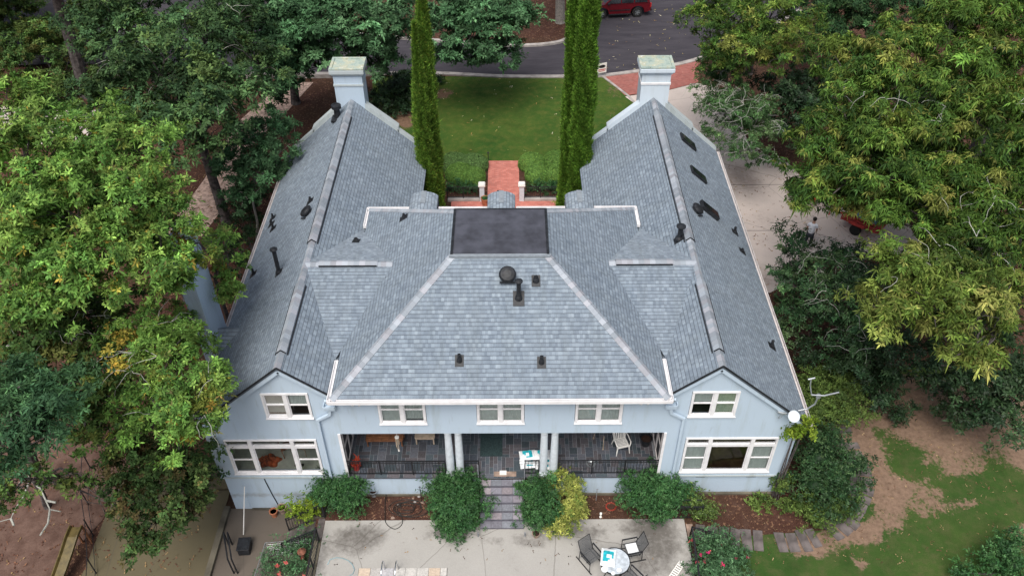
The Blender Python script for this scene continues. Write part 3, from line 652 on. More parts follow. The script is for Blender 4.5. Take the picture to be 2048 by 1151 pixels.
# stairs
m=MB(); NS=7; st=MB()
for i in range(NS):
    z=ZF-(i+0.)*ZF/NS-(ZF/NS if i>=0 else 0); y1=-i*.253; y0=-(i+1)*.253
    st.box(-.82,.82,y0,y1,-.1,z-.035)
    for k in range(4):
        kk=random.uniform(.8,1.2); m.col=tuple(c*kk for c in random.choice([(.22,.215,.25),(.25,.23,.265),(.21,.22,.25),(.27,.24,.26)]))
        m.prism([(-.82+.41*k+.006,y0-.02,z),(-.82+.41*(k+1)-.006,y0-.02,z),(-.82+.41*(k+1)-.006,y1,z),(-.82+.41*k+.006,y1,z)],(0,0,-.035))
stp=thing('steps',None,None); stp.parent=house
m.build('tread','attr_matte',stp); st.build('riser','riser_stone',stp)
for x in (-.88,.86):
    h=MB(); h.tube([(x,-.1,.3),(x,-.1,ZF+.85)],.02,6); h.tube([(x,-1.82,0),(x,-1.82,.28)],.03,6); h.build('rail_post','iron_grey',stp)
# downspouts with leader boxes
for s in (-1,1):
    x=s*5.9; d=MB()
    d.beam((x,-.42,ZEM-.14),(x,-.16,5.62),.09,.07,(1,0,0)); d.box(x-.2,x+.2,-.2,0,5.28,5.36)
    for q in (-1,1): d.box(x+q*.2-.02,x+q*.2+.02,-.2,0,5.36,5.5)
    d.box(x-.2,x+.2,-.22,-.19,5.36,5.5); 
    x1=s*6.42; d.beam((x,-.1,5.28),(x+s*.06,-.09,4.98),.12,.1,(0,1,0)); d.beam((x+s*.04,-.09,5.0),(x1,-.09,4.68),.11,.1,(0,1,0)); d.beam((x1,-.09,4.72),(s*6.44,-.09,0.3 if s>0 else .1),.1,.09,(0,1,0))
    d.build('downspout','stucco',house,bevel=.015)
# chimneys on the far gables, stepped parapets
def chimney(cx,dirt):
    c=thing('chimney',None,None); c.parent=house
    m=MB(); y0,y1=YN-.02,YN+.98; m.box(cx-.69,cx+.69,y0,y1,3,8.74); m.build('chimney_stack','stucco_pale' if not dirt else 'stucco',c)
    m=MB(); m.box(cx-.72,cx+.72,y0-.035,y1+.03,8.1,8.2); m.build('chimney_band','stucco_weathered' if dirt else 'white_trim',c)
    m=MB(); m.box(cx-.76,cx+.76,y0-.08,y1+.08,8.66,8.76); m.box(cx-.83,cx+.83,y0-.15,y1+.15,8.76,8.98); m.build('chimney_cap','stucco_weathered' if dirt else 'stucco_pale',c,bevel=.03)
    m=MB(); m.box(cx-.82,cx+.82,y0-.14,y0+.0,8.985,9.06); m.box(cx-.82,cx+.82,y1+.0,y1+.14,8.985,9.06); m.box(cx-.82,cx-.68,y0,y1,8.985,9.06); m.box(cx+.68,cx+.82,y0,y1,8.985,9.06); m.build('cap_rim','cap_stained',c,bevel=.015)
    m=MB(); m.box(cx-.68,cx+.68,y0,y1,8.97,9.01); m.build('cap_top','cap_stained',c)
t=NT('cap_stained'); cc=t.coord(); n=t.noise(cc,2.3,6,.7); k=t.ramp(n,[(.32,(.22,.29,.26)),(.48,(.36,.43,.38)),(.56,(.42,.42,.30)),(.66,(.55,.58,.55))]); k=t.mix(t.ramp(t.noise(cc,12,5,.7),[(.6,0.),(.68,1.)]),k,(.06,.05,.03)); M['cap_stained']=t.fin(k,.9)
chimney(-7.4,True); chimney(7.38,False)
for s in (-1,1):
    for q in (-1,1):   # q=1 outer side
        for (d0,d1,h0,h1,wy) in ((.62,2.15,.5,.14,.4),(2.1,3.5,.26,.1,.28)):
            f=lambda d:(s*(XR+q*d),ZR-KW*d)
            (xa,za),(xb,zb)=f(d0),f(d1); m=MB()
            y0,y1=YN-.05,YN-.05+wy
            vs=[(xa,y0,za-.3),(xb,y0,zb-.3),(xb,y1,zb-.3),(xa,y1,za-.3),(xa,y0,za+h0*.55),(xb,y0,zb+h0*.55),(xb,y1,zb+h0*.55),(xa,y1,za+h0*.55)]
            m.add(vs,[(0,1,2,3),(4,7,6,5),(0,4,5,1),(1,5,6,2),(2,6,7,3),(3,7,4,0)])
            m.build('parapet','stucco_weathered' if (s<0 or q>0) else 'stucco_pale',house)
# tall side chimney on the left eave, with its shingled saddle
m=MB(); m.box(-11.45,-XO-.02,3.42,4.85,-1.2,9.6); sc=m.build('side_chimney','stucco',house)
m=MB(); m.box(-11.55,-XO+.08,3.32,4.95,9.3,9.42); m.box(-11.5,-XO+.03,3.37,4.9,9.6,9.72); m.build('side_chimney_cap','stucco_weathered',sc)
m=MB()
rp(m,[(-XO-.03,4.1,ZE+.75),(-10.0,4.1,ZE+.77),(-XO+.05,3.3,ZE+.08),(-XO-.03,3.3,ZE+.02)],(1,0,0)); rp(m,[(-XO-.03,4.1,ZE+.75),(-10.0,4.1,ZE+.77),(-XO+.05,4.9,ZE+.08),(-XO-.03,4.9,ZE+.02)],(1,0,0)); m.build('chimney_saddle','shingle',roof)
# ---------- roof fittings ----------
def zl(x,y):
    ax=abs(x)
    if ax>XR: return zout(ax)
    a=zin(ax) if ax>3.8 else -9
    b=min(ZEM+KM*(XM-ax),ZEM+KM*(y+OV),ZEM+KM*(YM-y),ZD) if ax<XM and -OV<y<YM else -9
    c=ZR-.35*abs(y-5.2) if 1.4<y<9 and ax<XR else -9
    return max(a,b,min(c,99) if c>max(a,b) else -9)
def rn(x,y):
    e=.05; n=Vector((-(zl(x+e,y)-zl(x-e,y))/(2*e),-(zl(x,y+e)-zl(x,y-e))/(2*e),1)); return n.normalized()
def pipe(name,x,y,h=.25,r=.05,cap=False,label=None,base=.13):
    z=zl(x,y); n=rn(x,y); m=MB(); c=Vector((x,y,z))
    dn=Vector((n.x,n.y,0)); dn=dn.normalized() if dn.length>.01 else Vector((0,-1,0)); sl=(dn-n*dn.dot(n)).normalized(); sd=n.cross(sl)
    m.prism([c+sl*a*base*1.5+sd*b*base*1.15+n*.015 for a,b in ((-1,-1),(1.1,-1),(1.1,1),(-1,1))],-n*.012)
    m.lathe((x,y,z-.02),[(r*2,0),(r*1.7,.09),(r*1.15,.16),(r*1.1,.17),(r*1.1,h),(r*.8,h+.005),(r*.7,h-.03)],12)
    if cap: m.lathe((x,y,z+h-.02),[(r*1.3,-.03),(r*2.,.02),(r*2.,.06),(r*.7,.1)],14)
    o=m.build(name,'black_plastic',house); 
    if label: o['label']=label
    return o
for x,y,h,r in ((-10.42,7.71,.3,.04),(-8.14,10.15,.22,.045),(-10.42,11.6,.25,.04),(-10.37,11.1,.25,.04),(-10.13,10.5,.25,.04),(10.22,10.18,.28,.05),(10.31,8.95,.16,.04),(10.21,3.17,.3,.05),(-5.87,7.6,.14,.06),(-3.88,7.89,.2,.045),(1.25,2.8,.2,.06),(-1.37,.56,.3,.05),(1.41,.5,.3,.05)): pipe('vent_pipe',x,y,h*1.05,r*1.05)
pipe('flue_pipe',-8.75,6.1,1.15,.075,True,'tall black flue pipe with cap on the left roof slope')
pipe('flue_pipe',.65,2.3,.75,.07,True,'black capped flue beside the round mushroom vent',.17)
pipe('flue_pipe',7.02,6.95,.6,.095,True,'black capped flue near the right ridge',.15)
def turtle(x,y,r,h,label):
    z=zl(x,y); n=rn(x,y); m=MB(); c=Vector((x,y,z)); m.lathe(c,[(r*.72,-.05),(r*.7,h*.5)],16,axis=n)
    m.lathe(c,[(r*.9,h*.42),(r,h*.55),(r*.97,h*.75),(r*.8,h*.95),(r*.45,h*1.03),(0.01,h*1.05)],20,axis=n); m.box(x-r*.9,x+r*.9,y-r*1.1,y-r*.9,z-.08,z-.04)
    o=m.build('roof_vent','black_plastic',house,smooth=False); o['label']=label
turtle(-8.05,9.2,.29,.24,'domed black vent on the left roof slope'); turtle(8.1,9.3,.29,.24,'domed black vent on the right roof slope'); turtle(.27,2.95,.3,.3,'large domed black vent below the flat deck')
# wide cowl at the left chimney foot
m=MB(); z=zl(-7.95,16.9); m.lathe((-7.98,16.9,z-.1),[(.17,0),(.15,.3),(.14,.5),(.24,.56),(.24,.72),(.12,.76),(.12,.74)],16); m.box(-8.25,-7.75,16.5,17.1,z-.12,z-.02); o=m.build('chimney_cowl','black_plastic',house); o['label']='black metal cowl beside the left chimney'
# skylights
for x,y,wl_,ww,op in ((8.86,15.66,.98,.62,0),(8.9,12.93,.98,.55,0),(8.88,10.15,1.05,.5,1)):
    n=Vector((KW,0,1)).normalized(); sl=Vector((1,0,-KW)).normalized(); c=Vector((x,y,zl(x,y))); sk_=thing('skylight',None,None); sk_.parent=house
    def quad(m,hw,hh,lo,hi):
        m.add([c+sl*a*hw+Vector((0,b*hh,0))+n*h for h in (lo,hi) for a,b in ((-1,-1),(1,-1),(1,1),(-1,1))],[(0,3,2,1),(4,5,6,7),(0,1,5,4),(1,2,6,5),(2,3,7,6),(3,0,4,7)])
    m=MB(); quad(m,wl_/2,ww/2,-.02,.1+.06*op); m.build('skylight_curb','black_plastic',sk_)
    m=MB(); quad(m,wl_/2-.05,ww/2-.05,.1+.06*op,.115+.06*op); m.build('skylight_glass','car_glass',sk_)
# satellite dish and antenna on right corner
sat=thing('satellite_dish','white oval satellite dish with bent arm at the right eave corner','satellite dish',(10.3,-.3,4.5))
m=MB(); n=Vector((.1,-.62,.78)).normalized(); c=Vector((10.08,-.45,5.2)); m.lathe(c,[(.215,0),(.205,.02),(.17,-.02),(.08,-.04),(.01,-.045)],24,axis=n); m.build('dish','column_white',sat,(10.3,-.3,4.5),smooth=False)
m=MB(); m.tube([c-n*.04,(9.95,-.1,4.95),(10.0,.02,4.8)],.025,8); m.tube([(9.62,-.15,5.1),(9.75,-.2,5.08),(9.9,-.2,5.06)],.04,8); m.tube([(9.75,-.2,5.0),(9.68,-.18,4.8),(9.78,-.15,4.75),(9.85,-.15,4.95)],.012,6); m.build('dish_mount','galvanised',sat,(10.3,-.3,4.5))
ant=thing('tv_antenna','grey forked antenna mast bent out over the right eave','antenna',(10.8,.3,4.35))
m=MB(); m.tube([(10.45,.1,4.85),(10.75,.1,4.95),(10.95,.1,5.2),(10.98,.1,5.6)],.03,8); m.build('mast','galvanised',ant,(10.8,.3,4.35))
m=MB(); m.tube([(10.72,.1,5.68),(11.1,.0,5.75),(11.55,-.05,5.98)],.028,8); m.tube([(10.72,.1,5.68),(10.62,.2,6.05),(10.6,.25,6.3)],.022,8); m.tube([(10.5,.25,6.3),(10.72,.25,6.38)],.03,8); m.lathe((10.98,.1,5.55),[(.08,0),(.08,.12)],10); m.build('antenna_arm','galvanised',ant,(10.8,.3,4.35))
for s in (-1,1):
    fl=thing('floodlight',('left' if s<0 else 'right')+' twin white floodlight under the front gutter','floodlight',(s*4.95,-.05,5.6))
    for q in (-1,1):
        m=MB(); m.lathe((q*.12,-.1,0),[(.03,-.06),(.07,.06),(.065,.065)],10,axis=(q*.4,-.7,-.5)); m.build('lamp_head','white_plastic',fl)
    m=MB(); m.box(-.05,.05,-.02,.05,-.03,.05); m.box(-.15,.15,-.06,-.03,-.01,.02); m.build('bracket','white_plastic',fl)
# ================= VEGETATION =================
def leaf_mesh(name,pts,nrm,col,k,L,W,droop,spread,mat,parent=None,loc=(0,0,0),up=.35,jit=.35,core=None,cvar=.22):
    """pts Nx3 tuft centres, nrm Nx3 outward, k leaves per tuft; each leaf a folded 4-point blade"""
    N=len(pts); 
    if N==0: return
    n=nrm/np.linalg.norm(nrm,axis=1,keepdims=True)
    a=np.cross(n,np.array([.31,.77,.55])); a/=np.linalg.norm(a,axis=1,keepdims=True)+1e-9; b=np.cross(n,a)
    th=(np.arange(k)[None,:]/k*2*np.pi+rng.uniform(0,6.28,(N,1))+rng.normal(0,.35,(N,k)))
    d=a[:,None,:]*np.cos(th)[...,None]+b[:,None,:]*np.sin(th)[...,None]
    d=d*spread+n[:,None,:]*(up+rng.normal(0,jit,(N,k,1))); d[...,2]-=droop*rng.uniform(.4,1.4,(N,k))
    d/=np.linalg.norm(d,axis=2,keepdims=True)
    s=np.cross(d,n[:,None,:]+rng.normal(0,.35,(N,k,3))); s/=np.linalg.norm(s,axis=2,keepdims=True)+1e-9
    ln=L*np.exp(rng.normal(-.08,.32,(N,k,1))); wd=W*rng.uniform(.7,1.25,(N,k,1))
    p0=pts[:,None,:]+d*ln*.08; tip=p0+d*ln; tip[...,2]-=droop*.25*ln[...,0]; mid=p0+d*ln*.5
    V=np.stack([p0,mid+s*wd*.5,tip,mid-s*wd*.5],axis=2).reshape(-1,3)-np.array(loc)
    C=np.repeat(col[:,None,:],k,axis=1)*np.exp(rng.normal(0,cvar,(N,k,1)))
    C=np.clip(C,0,1); C=np.concatenate([C,np.ones((N,k,1))],2); C=np.repeat(C[:,:,None,:],4,axis=2).reshape(-1,4)
    nf=N*k; loops=np.arange(nf*4); ls=np.arange(nf)*4
    if core is not None:
        cv,cf,cc=core; base=len(V); V=np.concatenate([V,cv-np.array(loc)]); C=np.concatenate([C,np.concatenate([np.tile(cc,(len(cv),1)),np.ones((len(cv),1))],1)])
        loops=np.concatenate([loops,(cf+base).reshape(-1)]); ls=np.concatenate([ls,nf*4+np.arange(len(cf))*4]); nf+=len(cf)
    me=bpy.data.meshes.new(name); me.vertices.add(len(V)); me.vertices.foreach_set('co',V.astype(np.float32).reshape(-1))
    me.loops.add(len(loops)); me.loops.foreach_set('vertex_index',loops.astype(np.int32)); me.polygons.add(nf); me.polygons.foreach_set('loop_start',ls.astype(np.int32)); 
    me.update(calc_edges=True)
    ca=me.color_attributes.new('col','FLOAT_COLOR','POINT'); ca.data.foreach_set('color',C.astype(np.float32).reshape(-1))
    return link(name,me,mat,parent)
def fib(n):
    i=np.arange(n)+.5; ph=np.arccos(1-2*i/n); th=np.pi*(1+5**.5)*i
    return np.stack([np.cos(th)*np.sin(ph),np.sin(th)*np.sin(ph),np.cos(ph)],1)
PAL={ # base colours (linear): list of (weight, colour)
 'gum':[(.46,(.135,.25,.05)),(.32,(.07,.155,.034)),(.15,(.23,.335,.075)),(.04,(.22,.19,.035)),(.015,(.4,.2,.03)),(.015,(.2,.11,.06))],
 'gumdk':[(.5,(.05,.10,.028)),(.3,(.07,.125,.03)),(.12,(.10,.12,.03)),(.08,(.13,.10,.03))],
 'oak':[(.6,(.035,.075,.03)),(.3,(.055,.10,.035)),(.1,(.09,.13,.035))],
 'bluegreen':[(.6,(.04,.095,.045)),(.4,(.06,.13,.05))],
 'mag':[(.5,(.05,.115,.05)),(.3,(.035,.08,.035)),(.2,(.09,.17,.08))],
 'pecan':[(.45,(.068,.13,.022)),(.33,(.034,.078,.018)),(.14,(.14,.19,.036)),(.08,(.25,.24,.06))],
 'pecanlt':[(.4,(.11,.17,.03)),(.28,(.07,.125,.026)),(.2,(.18,.22,.05)),(.12,(.27,.26,.075))],
 'holly':[(.6,(.022,.058,.022)),(.3,(.04,.085,.03)),(.1,(.075,.12,.045))],
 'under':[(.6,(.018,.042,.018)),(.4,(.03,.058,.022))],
 'olive':[(.5,(.05,.085,.02)),(.4,(.08,.115,.028)),(.1,(.03,.05,.02))],
 'twig':[(.6,(.05,.11,.038)),(.3,(.07,.14,.05)),(.1,(.13,.19,.08))],
 'shrub':[(.6,(.028,.082,.028)),(.3,(.045,.12,.035)),(.1,(.07,.15,.05))],
 'gold':[(.4,(.40,.41,.11)),(.3,(.27,.32,.07)),(.3,(.10,.16,.035))],
 'box':[(.5,(.075,.14,.028)),(.4,(.06,.12,.03)),(.1,(.11,.17,.035))],
 'boxblue':[(.6,(.06,.11,.035)),(.4,(.075,.13,.04))],
 'cyp':[(.5,(.085,.15,.022)),(.4,(.062,.12,.019)),(.1,(.14,.18,.03))],
 'cypg':[(.5,(.08,.155,.02)),(.4,(.055,.12,.016)),(.1,(.12,.2,.03))],
 'lime':[(.6,(.12,.2,.02)),(.4,(.2,.26,.03))],
 'autumn':[(.5,(.042,.082,.025)),(.28,(.07,.10,.03)),(.1,(.12,.06,.03)),(.12,(.03,.06,.02))],
}
for k_,m_ in dict(olive=1.5,box=1.9,boxblue=1.7,cyp=1.55,cypg=1.4,shrub=1.1,mag=1.25,oak=1.2,gumdk=1.1).items(): PAL[k_]=[(w_,tuple(x*m_ for x in c_)) for w_,c_ in PAL[k_]]
def pick(pal,n,bias=None):
    P=PAL[pal]; w=np.array([p[0] for p in P]); c=np.array([p[1] for p in P])
    return c[rng.choice(len(P),n,p=w/w.sum())]
SUB,EL=9,1.35
def clump_pts(lobes,cl_r,dens,top=.25,fill=.25,flat=.62):
    """lobes: (x,y,z,rx,ry,rz). returns tuft centres, normals, clump centres, clump id"""
    PT=[];NR=[];CC=[];ID=[];VR=[]
    for (x,y,z,rx,ry,rz) in lobes:
        A=rx*ry; nc=max(4,int(A/(cl_r*cl_r)*2.6))
        u=fib(int(nc*1.6)); u=u[u[:,2]>-top-.25]; u=u+rng.normal(0,.22,u.shape); u/=np.linalg.norm(u,axis=1,keepdims=True)
        cen=np.array([x,y,z])+u*np.array([rx,ry,rz])*rng.uniform(.62,.98,(len(u),1))
        for c in cen:
            r=cl_r*rng.uniform(.5,1.3); n=int(dens*r*r*5)
            o=c-np.array([x,y,z]); o[2]*=.4; o/=np.linalg.norm(o)+1e-6; o=o+rng.normal(0,.35,3); o/=np.linalg.norm(o)
            sd=np.cross(o,[0,0,1]); sd/=np.linalg.norm(sd)+1e-6; uu=np.cross(sd,o)
            ns=max(3,n//SUB); q=rng.normal(0,1,(ns,3)); q/=np.linalg.norm(q,axis=1,keepdims=True); q[:,2]=np.abs(q[:,2])*1.1-.3
            rad=r*(1-fill*rng.random((ns,1)))*rng.uniform(.75,1.2,(ns,1))
            sc=c+(q[:,:1]*o*EL+q[:,1:2]*sd*.8+q[:,2:3]*uu*flat)*rad
            k_=rng.integers(0,ns,n); spr=.16*r+.04
            p=sc[k_]+rng.normal(0,1,(n,3))*np.array([spr,spr,spr*.6])
            wq=q[k_,:1]*o+q[k_,1:2]*sd+q[k_,2:3]*uu
            PT.append(p); NR.append(wq*.6+np.array([0,0,.55])+rng.normal(0,.25,(n,3))); ID.append(np.full(n,len(CC))); CC.append(c); VR.append(np.exp(rng.normal(0,.24,ns))[k_])
    clump_pts.var=np.concatenate(VR)
    return np.concatenate(PT),np.concatenate(NR),np.array(CC),np.concatenate(ID)
def lobe(u,v,z,r,ryr=1.,rz=.75):
    p=G(u,v,z); d=(p-CP)@FW; m=r*d/FPX
    return (p[0],p[1],p[2],m,m*ryr,m*rz)
DK,LK=1.5,1.
def tree(name,label,lobes,base,pal,L=.2,W=.07,k=6,cl=.9,dens=14,trunk=.22,droop=.3,spread=1.,mat='leaf',bark='bark',group=None,top=.25,cat='tree',up=.35,limbs=True,lean=(0,0),twigs=0,fill=.35,flat=.8,tv=.16,cv=.2):
    bz=H(base[0],base[1]); loc=(base[0],base[1],bz)
    t=thing(name,label,cat,loc,group=group)
    dens*=DK; L*=LK; W*=LK*1.05
    P,N_,CC,ID=clump_pts(lobes,cl,dens,top,fill,flat)
    keep=P[:,2]>bz+.1; P,N_,ID=P[keep],N_[keep],ID[keep]; vv=clump_pts.var[keep]
    cc=pick(pal,len(CC)); col=pick(pal,len(P))*.5+cc[ID]*.5; col*=np.exp(rng.normal(0,tv,len(CC)))[ID][:,None]*np.exp(rng.normal(0,cv,(len(P),1)))*vv[:,None]
    leaf_mesh('crown',P,N_,col,k,L,W,droop,spread,mat,t,loc,up)
    m=MB(); c0=np.mean([l[:3] for l in lobes],axis=0); b=Vector(loc)
    hh=max(1.,(c0[2]-bz)); fork=Vector((b.x+(c0[0]-b.x)*.25+lean[0],b.y+(c0[1]-b.y)*.25+lean[1],bz+hh*.55))
    mid=b.lerp(fork,.5)+Vector((random.uniform(-.12,.12),random.uniform(-.12,.12),0))
    topp=Vector(c0)+Vector((0,0,hh*.1))
    m.tube([b-Vector((0,0,.3)),b+Vector((0,0,.3)),mid,fork,fork.lerp(topp,.5)+Vector((random.uniform(-.3,.3),random.uniform(-.3,.3),0)),topp],[trunk*1.35,trunk*1.05,trunk*.92,trunk*.8,trunk*.45,trunk*.12],9)
    if limbs:
        for l in lobes:
            lc=Vector(l[:3]); a=fork.lerp(topp,random.uniform(0,.6)); e=lc-Vector((0,0,l[5]*.2)); q=a.lerp(e,.5)+Vector((random.uniform(-.3,.3),random.uniform(-.3,.3),random.uniform(.1,.5)))
            m.tube([a,q,e],[trunk*.5,trunk*.32,trunk*.12],6)
            near=CC[np.argsort(np.linalg.norm(CC-np.array(l[:3]),axis=1))[:10]]
            for c in near[::1]:
                c=Vector(c); q2=e.lerp(c,.5)+Vector((random.uniform(-.2,.2),random.uniform(-.2,.2),.15)); m.tube([e,q2,c],[trunk*.14,trunk*.09,.012],4)
    m.build('trunk',bark,t,loc)
    if twigs:
        m=MB()
        hi=np.argsort(P[:,2]-P[:,1]*.3)[-len(P)//2:]
        for _ in range(twigs):
            i=int(random.choice(hi)); p=Vector(P[i]); 
            for _b in range(random.choice((1,2,3))):
                q=p.copy(); d=Vector((random.uniform(-1,1),random.uniform(-1,1),random.uniform(-.1,.7))).normalized(); pts=[q]
                for s_ in range(6):
                    q=q+d*random.uniform(.1,.26); d=(d+Vector((random.uniform(-.55,.55),random.uniform(-.55,.55),random.uniform(-.6,.15)))).normalized(); pts.append(q)
                m.tube(pts,[.013,.012,.011,.009,.008,.006,.004],4,cap=False)
        tag(m.build('bare_twigs','twig_pale',t,loc),kind='stuff')
    return t
# ---- left side ----
GB_='trees left of the house'
tree('sweetgum_tree','big light green sweetgum with orange flecked leaves at the upper left edge of the photo',[lobe(30,230,12.5,95),lobe(70,330,12.5,130),lobe(150,430,12.,130),lobe(40,480,11,110),lobe(110,560,10.5,110)],(-19.5,10.5),'gum',L=.15,W=.062,cl=.62,dens=25,k=7,trunk=.3,group=GB_,droop=.25,tv=.14)
tree('sweetgum_tree','light yellow green sweetgum beside the left wing whose top spreads below the dark oak',[lobe(205,255,12.5,62),lobe(270,300,12.5,72),lobe(250,400,12,100),lobe(330,400,11.5,52),lobe(320,500,11,85),lobe(235,520,11,95),lobe(340,575,10,36)],(-15.8,12.2),'gum',L=.15,W=.062,cl=.6,dens=25,k=7,trunk=.28,group=GB_,droop=.25,tv=.14)
tree('sweetgum_tree','young golden green tree reaching across the tall left chimney to the eave',[lobe(440,475,8.3,22),lobe(455,505,7.6,26),lobe(462,550,7,24),lobe(466,585,6.6,16),lobe(395,520,10.2,18),lobe(378,488,10.4,24)],(-12.9,9.2),'gum',L=.14,W=.058,k=7,cl=.42,dens=30,trunk=.1,group=GB_)
tree('sweetgum_tree','broad green tree whose outer branches hide the left eave by the front gable',[lobe(365,640,6.6,26),lobe(365,690,7.,26),lobe(385,755,8,48),lobe(425,765,8,24),lobe(335,700,8.5,58),lobe(280,680,8.5,62),lobe(365,830,7.5,50),lobe(405,820,7.5,26),lobe(320,780,8,60),lobe(300,850,7,52),lobe(370,880,6.6,30)],(-14.5,3.8),'gum',L=.14,W=.058,cl=.52,dens=28,k=7,trunk=.22,group=GB_,tv=.2,twigs=14)
tree('broadleaf_tree','dark green tree filling the middle of the left edge with bare twigs',[lobe(200,640,8.,90,1,.5),lobe(120,660,8,90,1,.5),lobe(50,640,8.5,80,1,.5),lobe(240,720,6.5,70,1,.5),lobe(20,720,8,70),lobe(230,800,5.5,60),lobe(150,780,6,70),lobe(180,870,5,60,1,.6),lobe(250,860,4.5,50)],(-17.8,6.0),'gumdk',L=.17,W=.08,cl=.6,dens=16,trunk=.24,group=GB_,twigs=26)
tree('broadleaf_tree','soft blue green feathery tree low on the left edge',[lobe(40,830,10,88),lobe(110,860,9.6,62),lobe(20,900,9.6,55),lobe(110,780,9.6,60,1,.6),lobe(60,765,9.6,40)],(-18.8,1.4),'bluegreen',L=.17,W=.05,k=8,cl=.7,dens=26,trunk=.2,group=GB_,droop=.35)
tree('dogwood_tree','low dogwood with reddish tinged leaves above the shaded concrete drive',[lobe(300,920,3.8,62),lobe(340,980,3.4,68),lobe(265,970,3.4,60),lobe(370,930,3.5,50),lobe(310,1040,2.8,52),lobe(290,1080,2.6,34),lobe(390,985,2.8,30),lobe(240,910,3.6,45)],(-14.6,-.4),'autumn',L=.13,W=.075,cl=.5,dens=24,trunk=.1,group=GB_,tv=.25)
tree('dogwood_tree','dark green bushy tree tucked under the left gable corner',[lobe(392,915,2.6,24),lobe(405,950,1.8,20),lobe(380,960,2,22)],(-12.9,1.6),'holly',L=.11,W=.06,cl=.4,dens=30,trunk=.07,group=GB_)
tree('broadleaf_tree','sparse dark tree with a long bare forked branch at the lower left corner',[lobe(60,960,4.5,48,1,.6),lobe(10,960,5,50,1,.6),lobe(180,960,3.2,38,1,.5),lobe(120,950,3.6,34,1,.5),lobe(0,1010,4,34,1,.5),lobe(230,1010,2.4,32,1,.5)],(-18.2,.3),'gumdk',L=.13,W=.07,cl=.5,dens=12,trunk=.12,group=GB_)
tree('oak_tree','tall dark green oak behind the yellow green sweetgum',[lobe(225,60,9.5,85),lobe(300,20,9.5,90),lobe(320,140,9.5,100),lobe(250,150,9,70),lobe(400,90,9.5,95),lobe(470,40,9,70),lobe(450,190,9,85),lobe(200,200,8,60),lobe(250,260,7.5,60),lobe(410,290,7.5,50),lobe(380,230,8.6,80),lobe(300,240,8.5,60),lobe(520,130,8.5,48)],(-15.4,18.3),'oak',L=.19,W=.09,cl=.85,dens=15,trunk=.27,group=GB_,tv=.3,twigs=16,fill=.4)
tree('magnolia_tree','mid green glossy small tree overlapping the far end of the left eave',[lobe(560,300,5.6,38),lobe(530,255,6,38),lobe(500,290,5.6,40),lobe(575,255,5.2,28),lobe(465,330,5,40),lobe(520,350,4.5,40),lobe(555,340,4.6,26),lobe(480,390,3.6,32)],(-13.2,16.2),'mag',L=.16,W=.075,cl=.45,dens=26,trunk=.07,bark='bark_light',group=GB_,droop=.2)
tree('holly_tree','dark shrubby holly on the ground by the left eave',[lobe(490,450,.9,34),lobe(470,490,.8,30),lobe(500,410,.9,26),lobe(455,420,.6,22),lobe(478,530,.6,24),lobe(520,390,1,22)],(-12.7,14.2),'under',L=.12,W=.06,cl=.5,dens=24,trunk=.05,cat='shrub',group=GB_)
tree('magnolia_tree','dark green tree with glossy clusters left of the left gable chimney',[lobe(590,60,7,75),lobe(640,30,7.4,62),lobe(560,20,7.6,60),lobe(620,100,5.5,42),lobe(545,100,6,46),lobe(560,150,4.6,36),lobe(500,60,7,50),lobe(560,190,3.,30),lobe(640,128,3.4,30),lobe(600,135,4,34)],(-13.7,30.3),'mag',L=.2,W=.1,cl=.7,dens=18,trunk=.28,group='trees along the front lawn',tv=.28,fill=.4)
tree('magnolia_tree','dark green tree with glossy clusters between the left gable chimney and the cypresses',[lobe(700,30,7.5,62),lobe(760,60,7,52),lobe(790,20,7.5,42),lobe(745,105,5,40),lobe(690,95,5.5,32),lobe(790,85,5.5,32),lobe(650,60,6,40),lobe(760,130,4,26)],(-9.2,30.9),'mag',L=.2,W=.1,cl=.7,dens=18,trunk=.24,group='trees along the front lawn',tv=.28,fill=.4)
tree('magnolia_tree','mid green glossy tree right of the left cypresses overhanging the front kerb',[lobe(880,50,6.8,55),lobe(940,70,6.4,55),lobe(1000,40,6.5,62),lobe(1045,35,6,35),lobe(960,10,7.2,60),lobe(900,5,7.2,50),lobe(905,110,4.4,34),lobe(970,115,4.2,36),lobe(1010,95,4.6,32)],(-3.4,36.8),'mag',L=.2,W=.1,cl=.65,dens=19,trunk=.22,group='trees along the front lawn',tv=.25,fill=.35)
tree('laurel_shrub','dark sprawling shrub beneath the trees beside the front lawn',[lobe(800,180,.9,45),lobe(840,160,1,40),lobe(760,215,.9,35),lobe(800,215,.7,25)],(-7.3,29.6),'under',L=.16,W=.08,cl=.55,dens=20,trunk=.05,cat='shrub',mat='leaf_glossy')
# top-left back ground
tree('tall_oak','tall dark trunked tree at the upper left corner with its crown above the frame',[lobe(90,-160,12,120),lobe(0,-120,12,110),lobe(200,-150,12,100)],(-27.8,31.4),'oak',L=.25,W=.12,cl=1.2,dens=9,trunk=.42,group='far trees along the top edge')
for i,(lab_,lb,bs,pl) in enumerate([('yellowing brown green undergrowth tree in the upper left corner',[lobe(30,40,2.5,65),(lobe(70,100,2.,60)),lobe(20,120,2,50),lobe(110,60,2.2,40)],(-31,34),'gumdk'),('brownish understory tree behind the tall dark trunk',[lobe(160,110,2,36),lobe(170,40,3,50),lobe(205,165,1.5,30),lobe(130,150,1.,26)],(-27,33.5),'autumn'),('rounded olive shrub by the sandy side drive at the upper left',[lobe(95,175,1.,34,1.,.7),lobe(115,182,.9,24)],(-29.3,30.6),'olive')]):
    tree('understory_tree' if i<2 else 'round_shrub',lab_,lb,bs,pl,L=.2,W=.09,cl=.6,dens=16,trunk=.08,cat='tree' if i<2 else 'shrub')
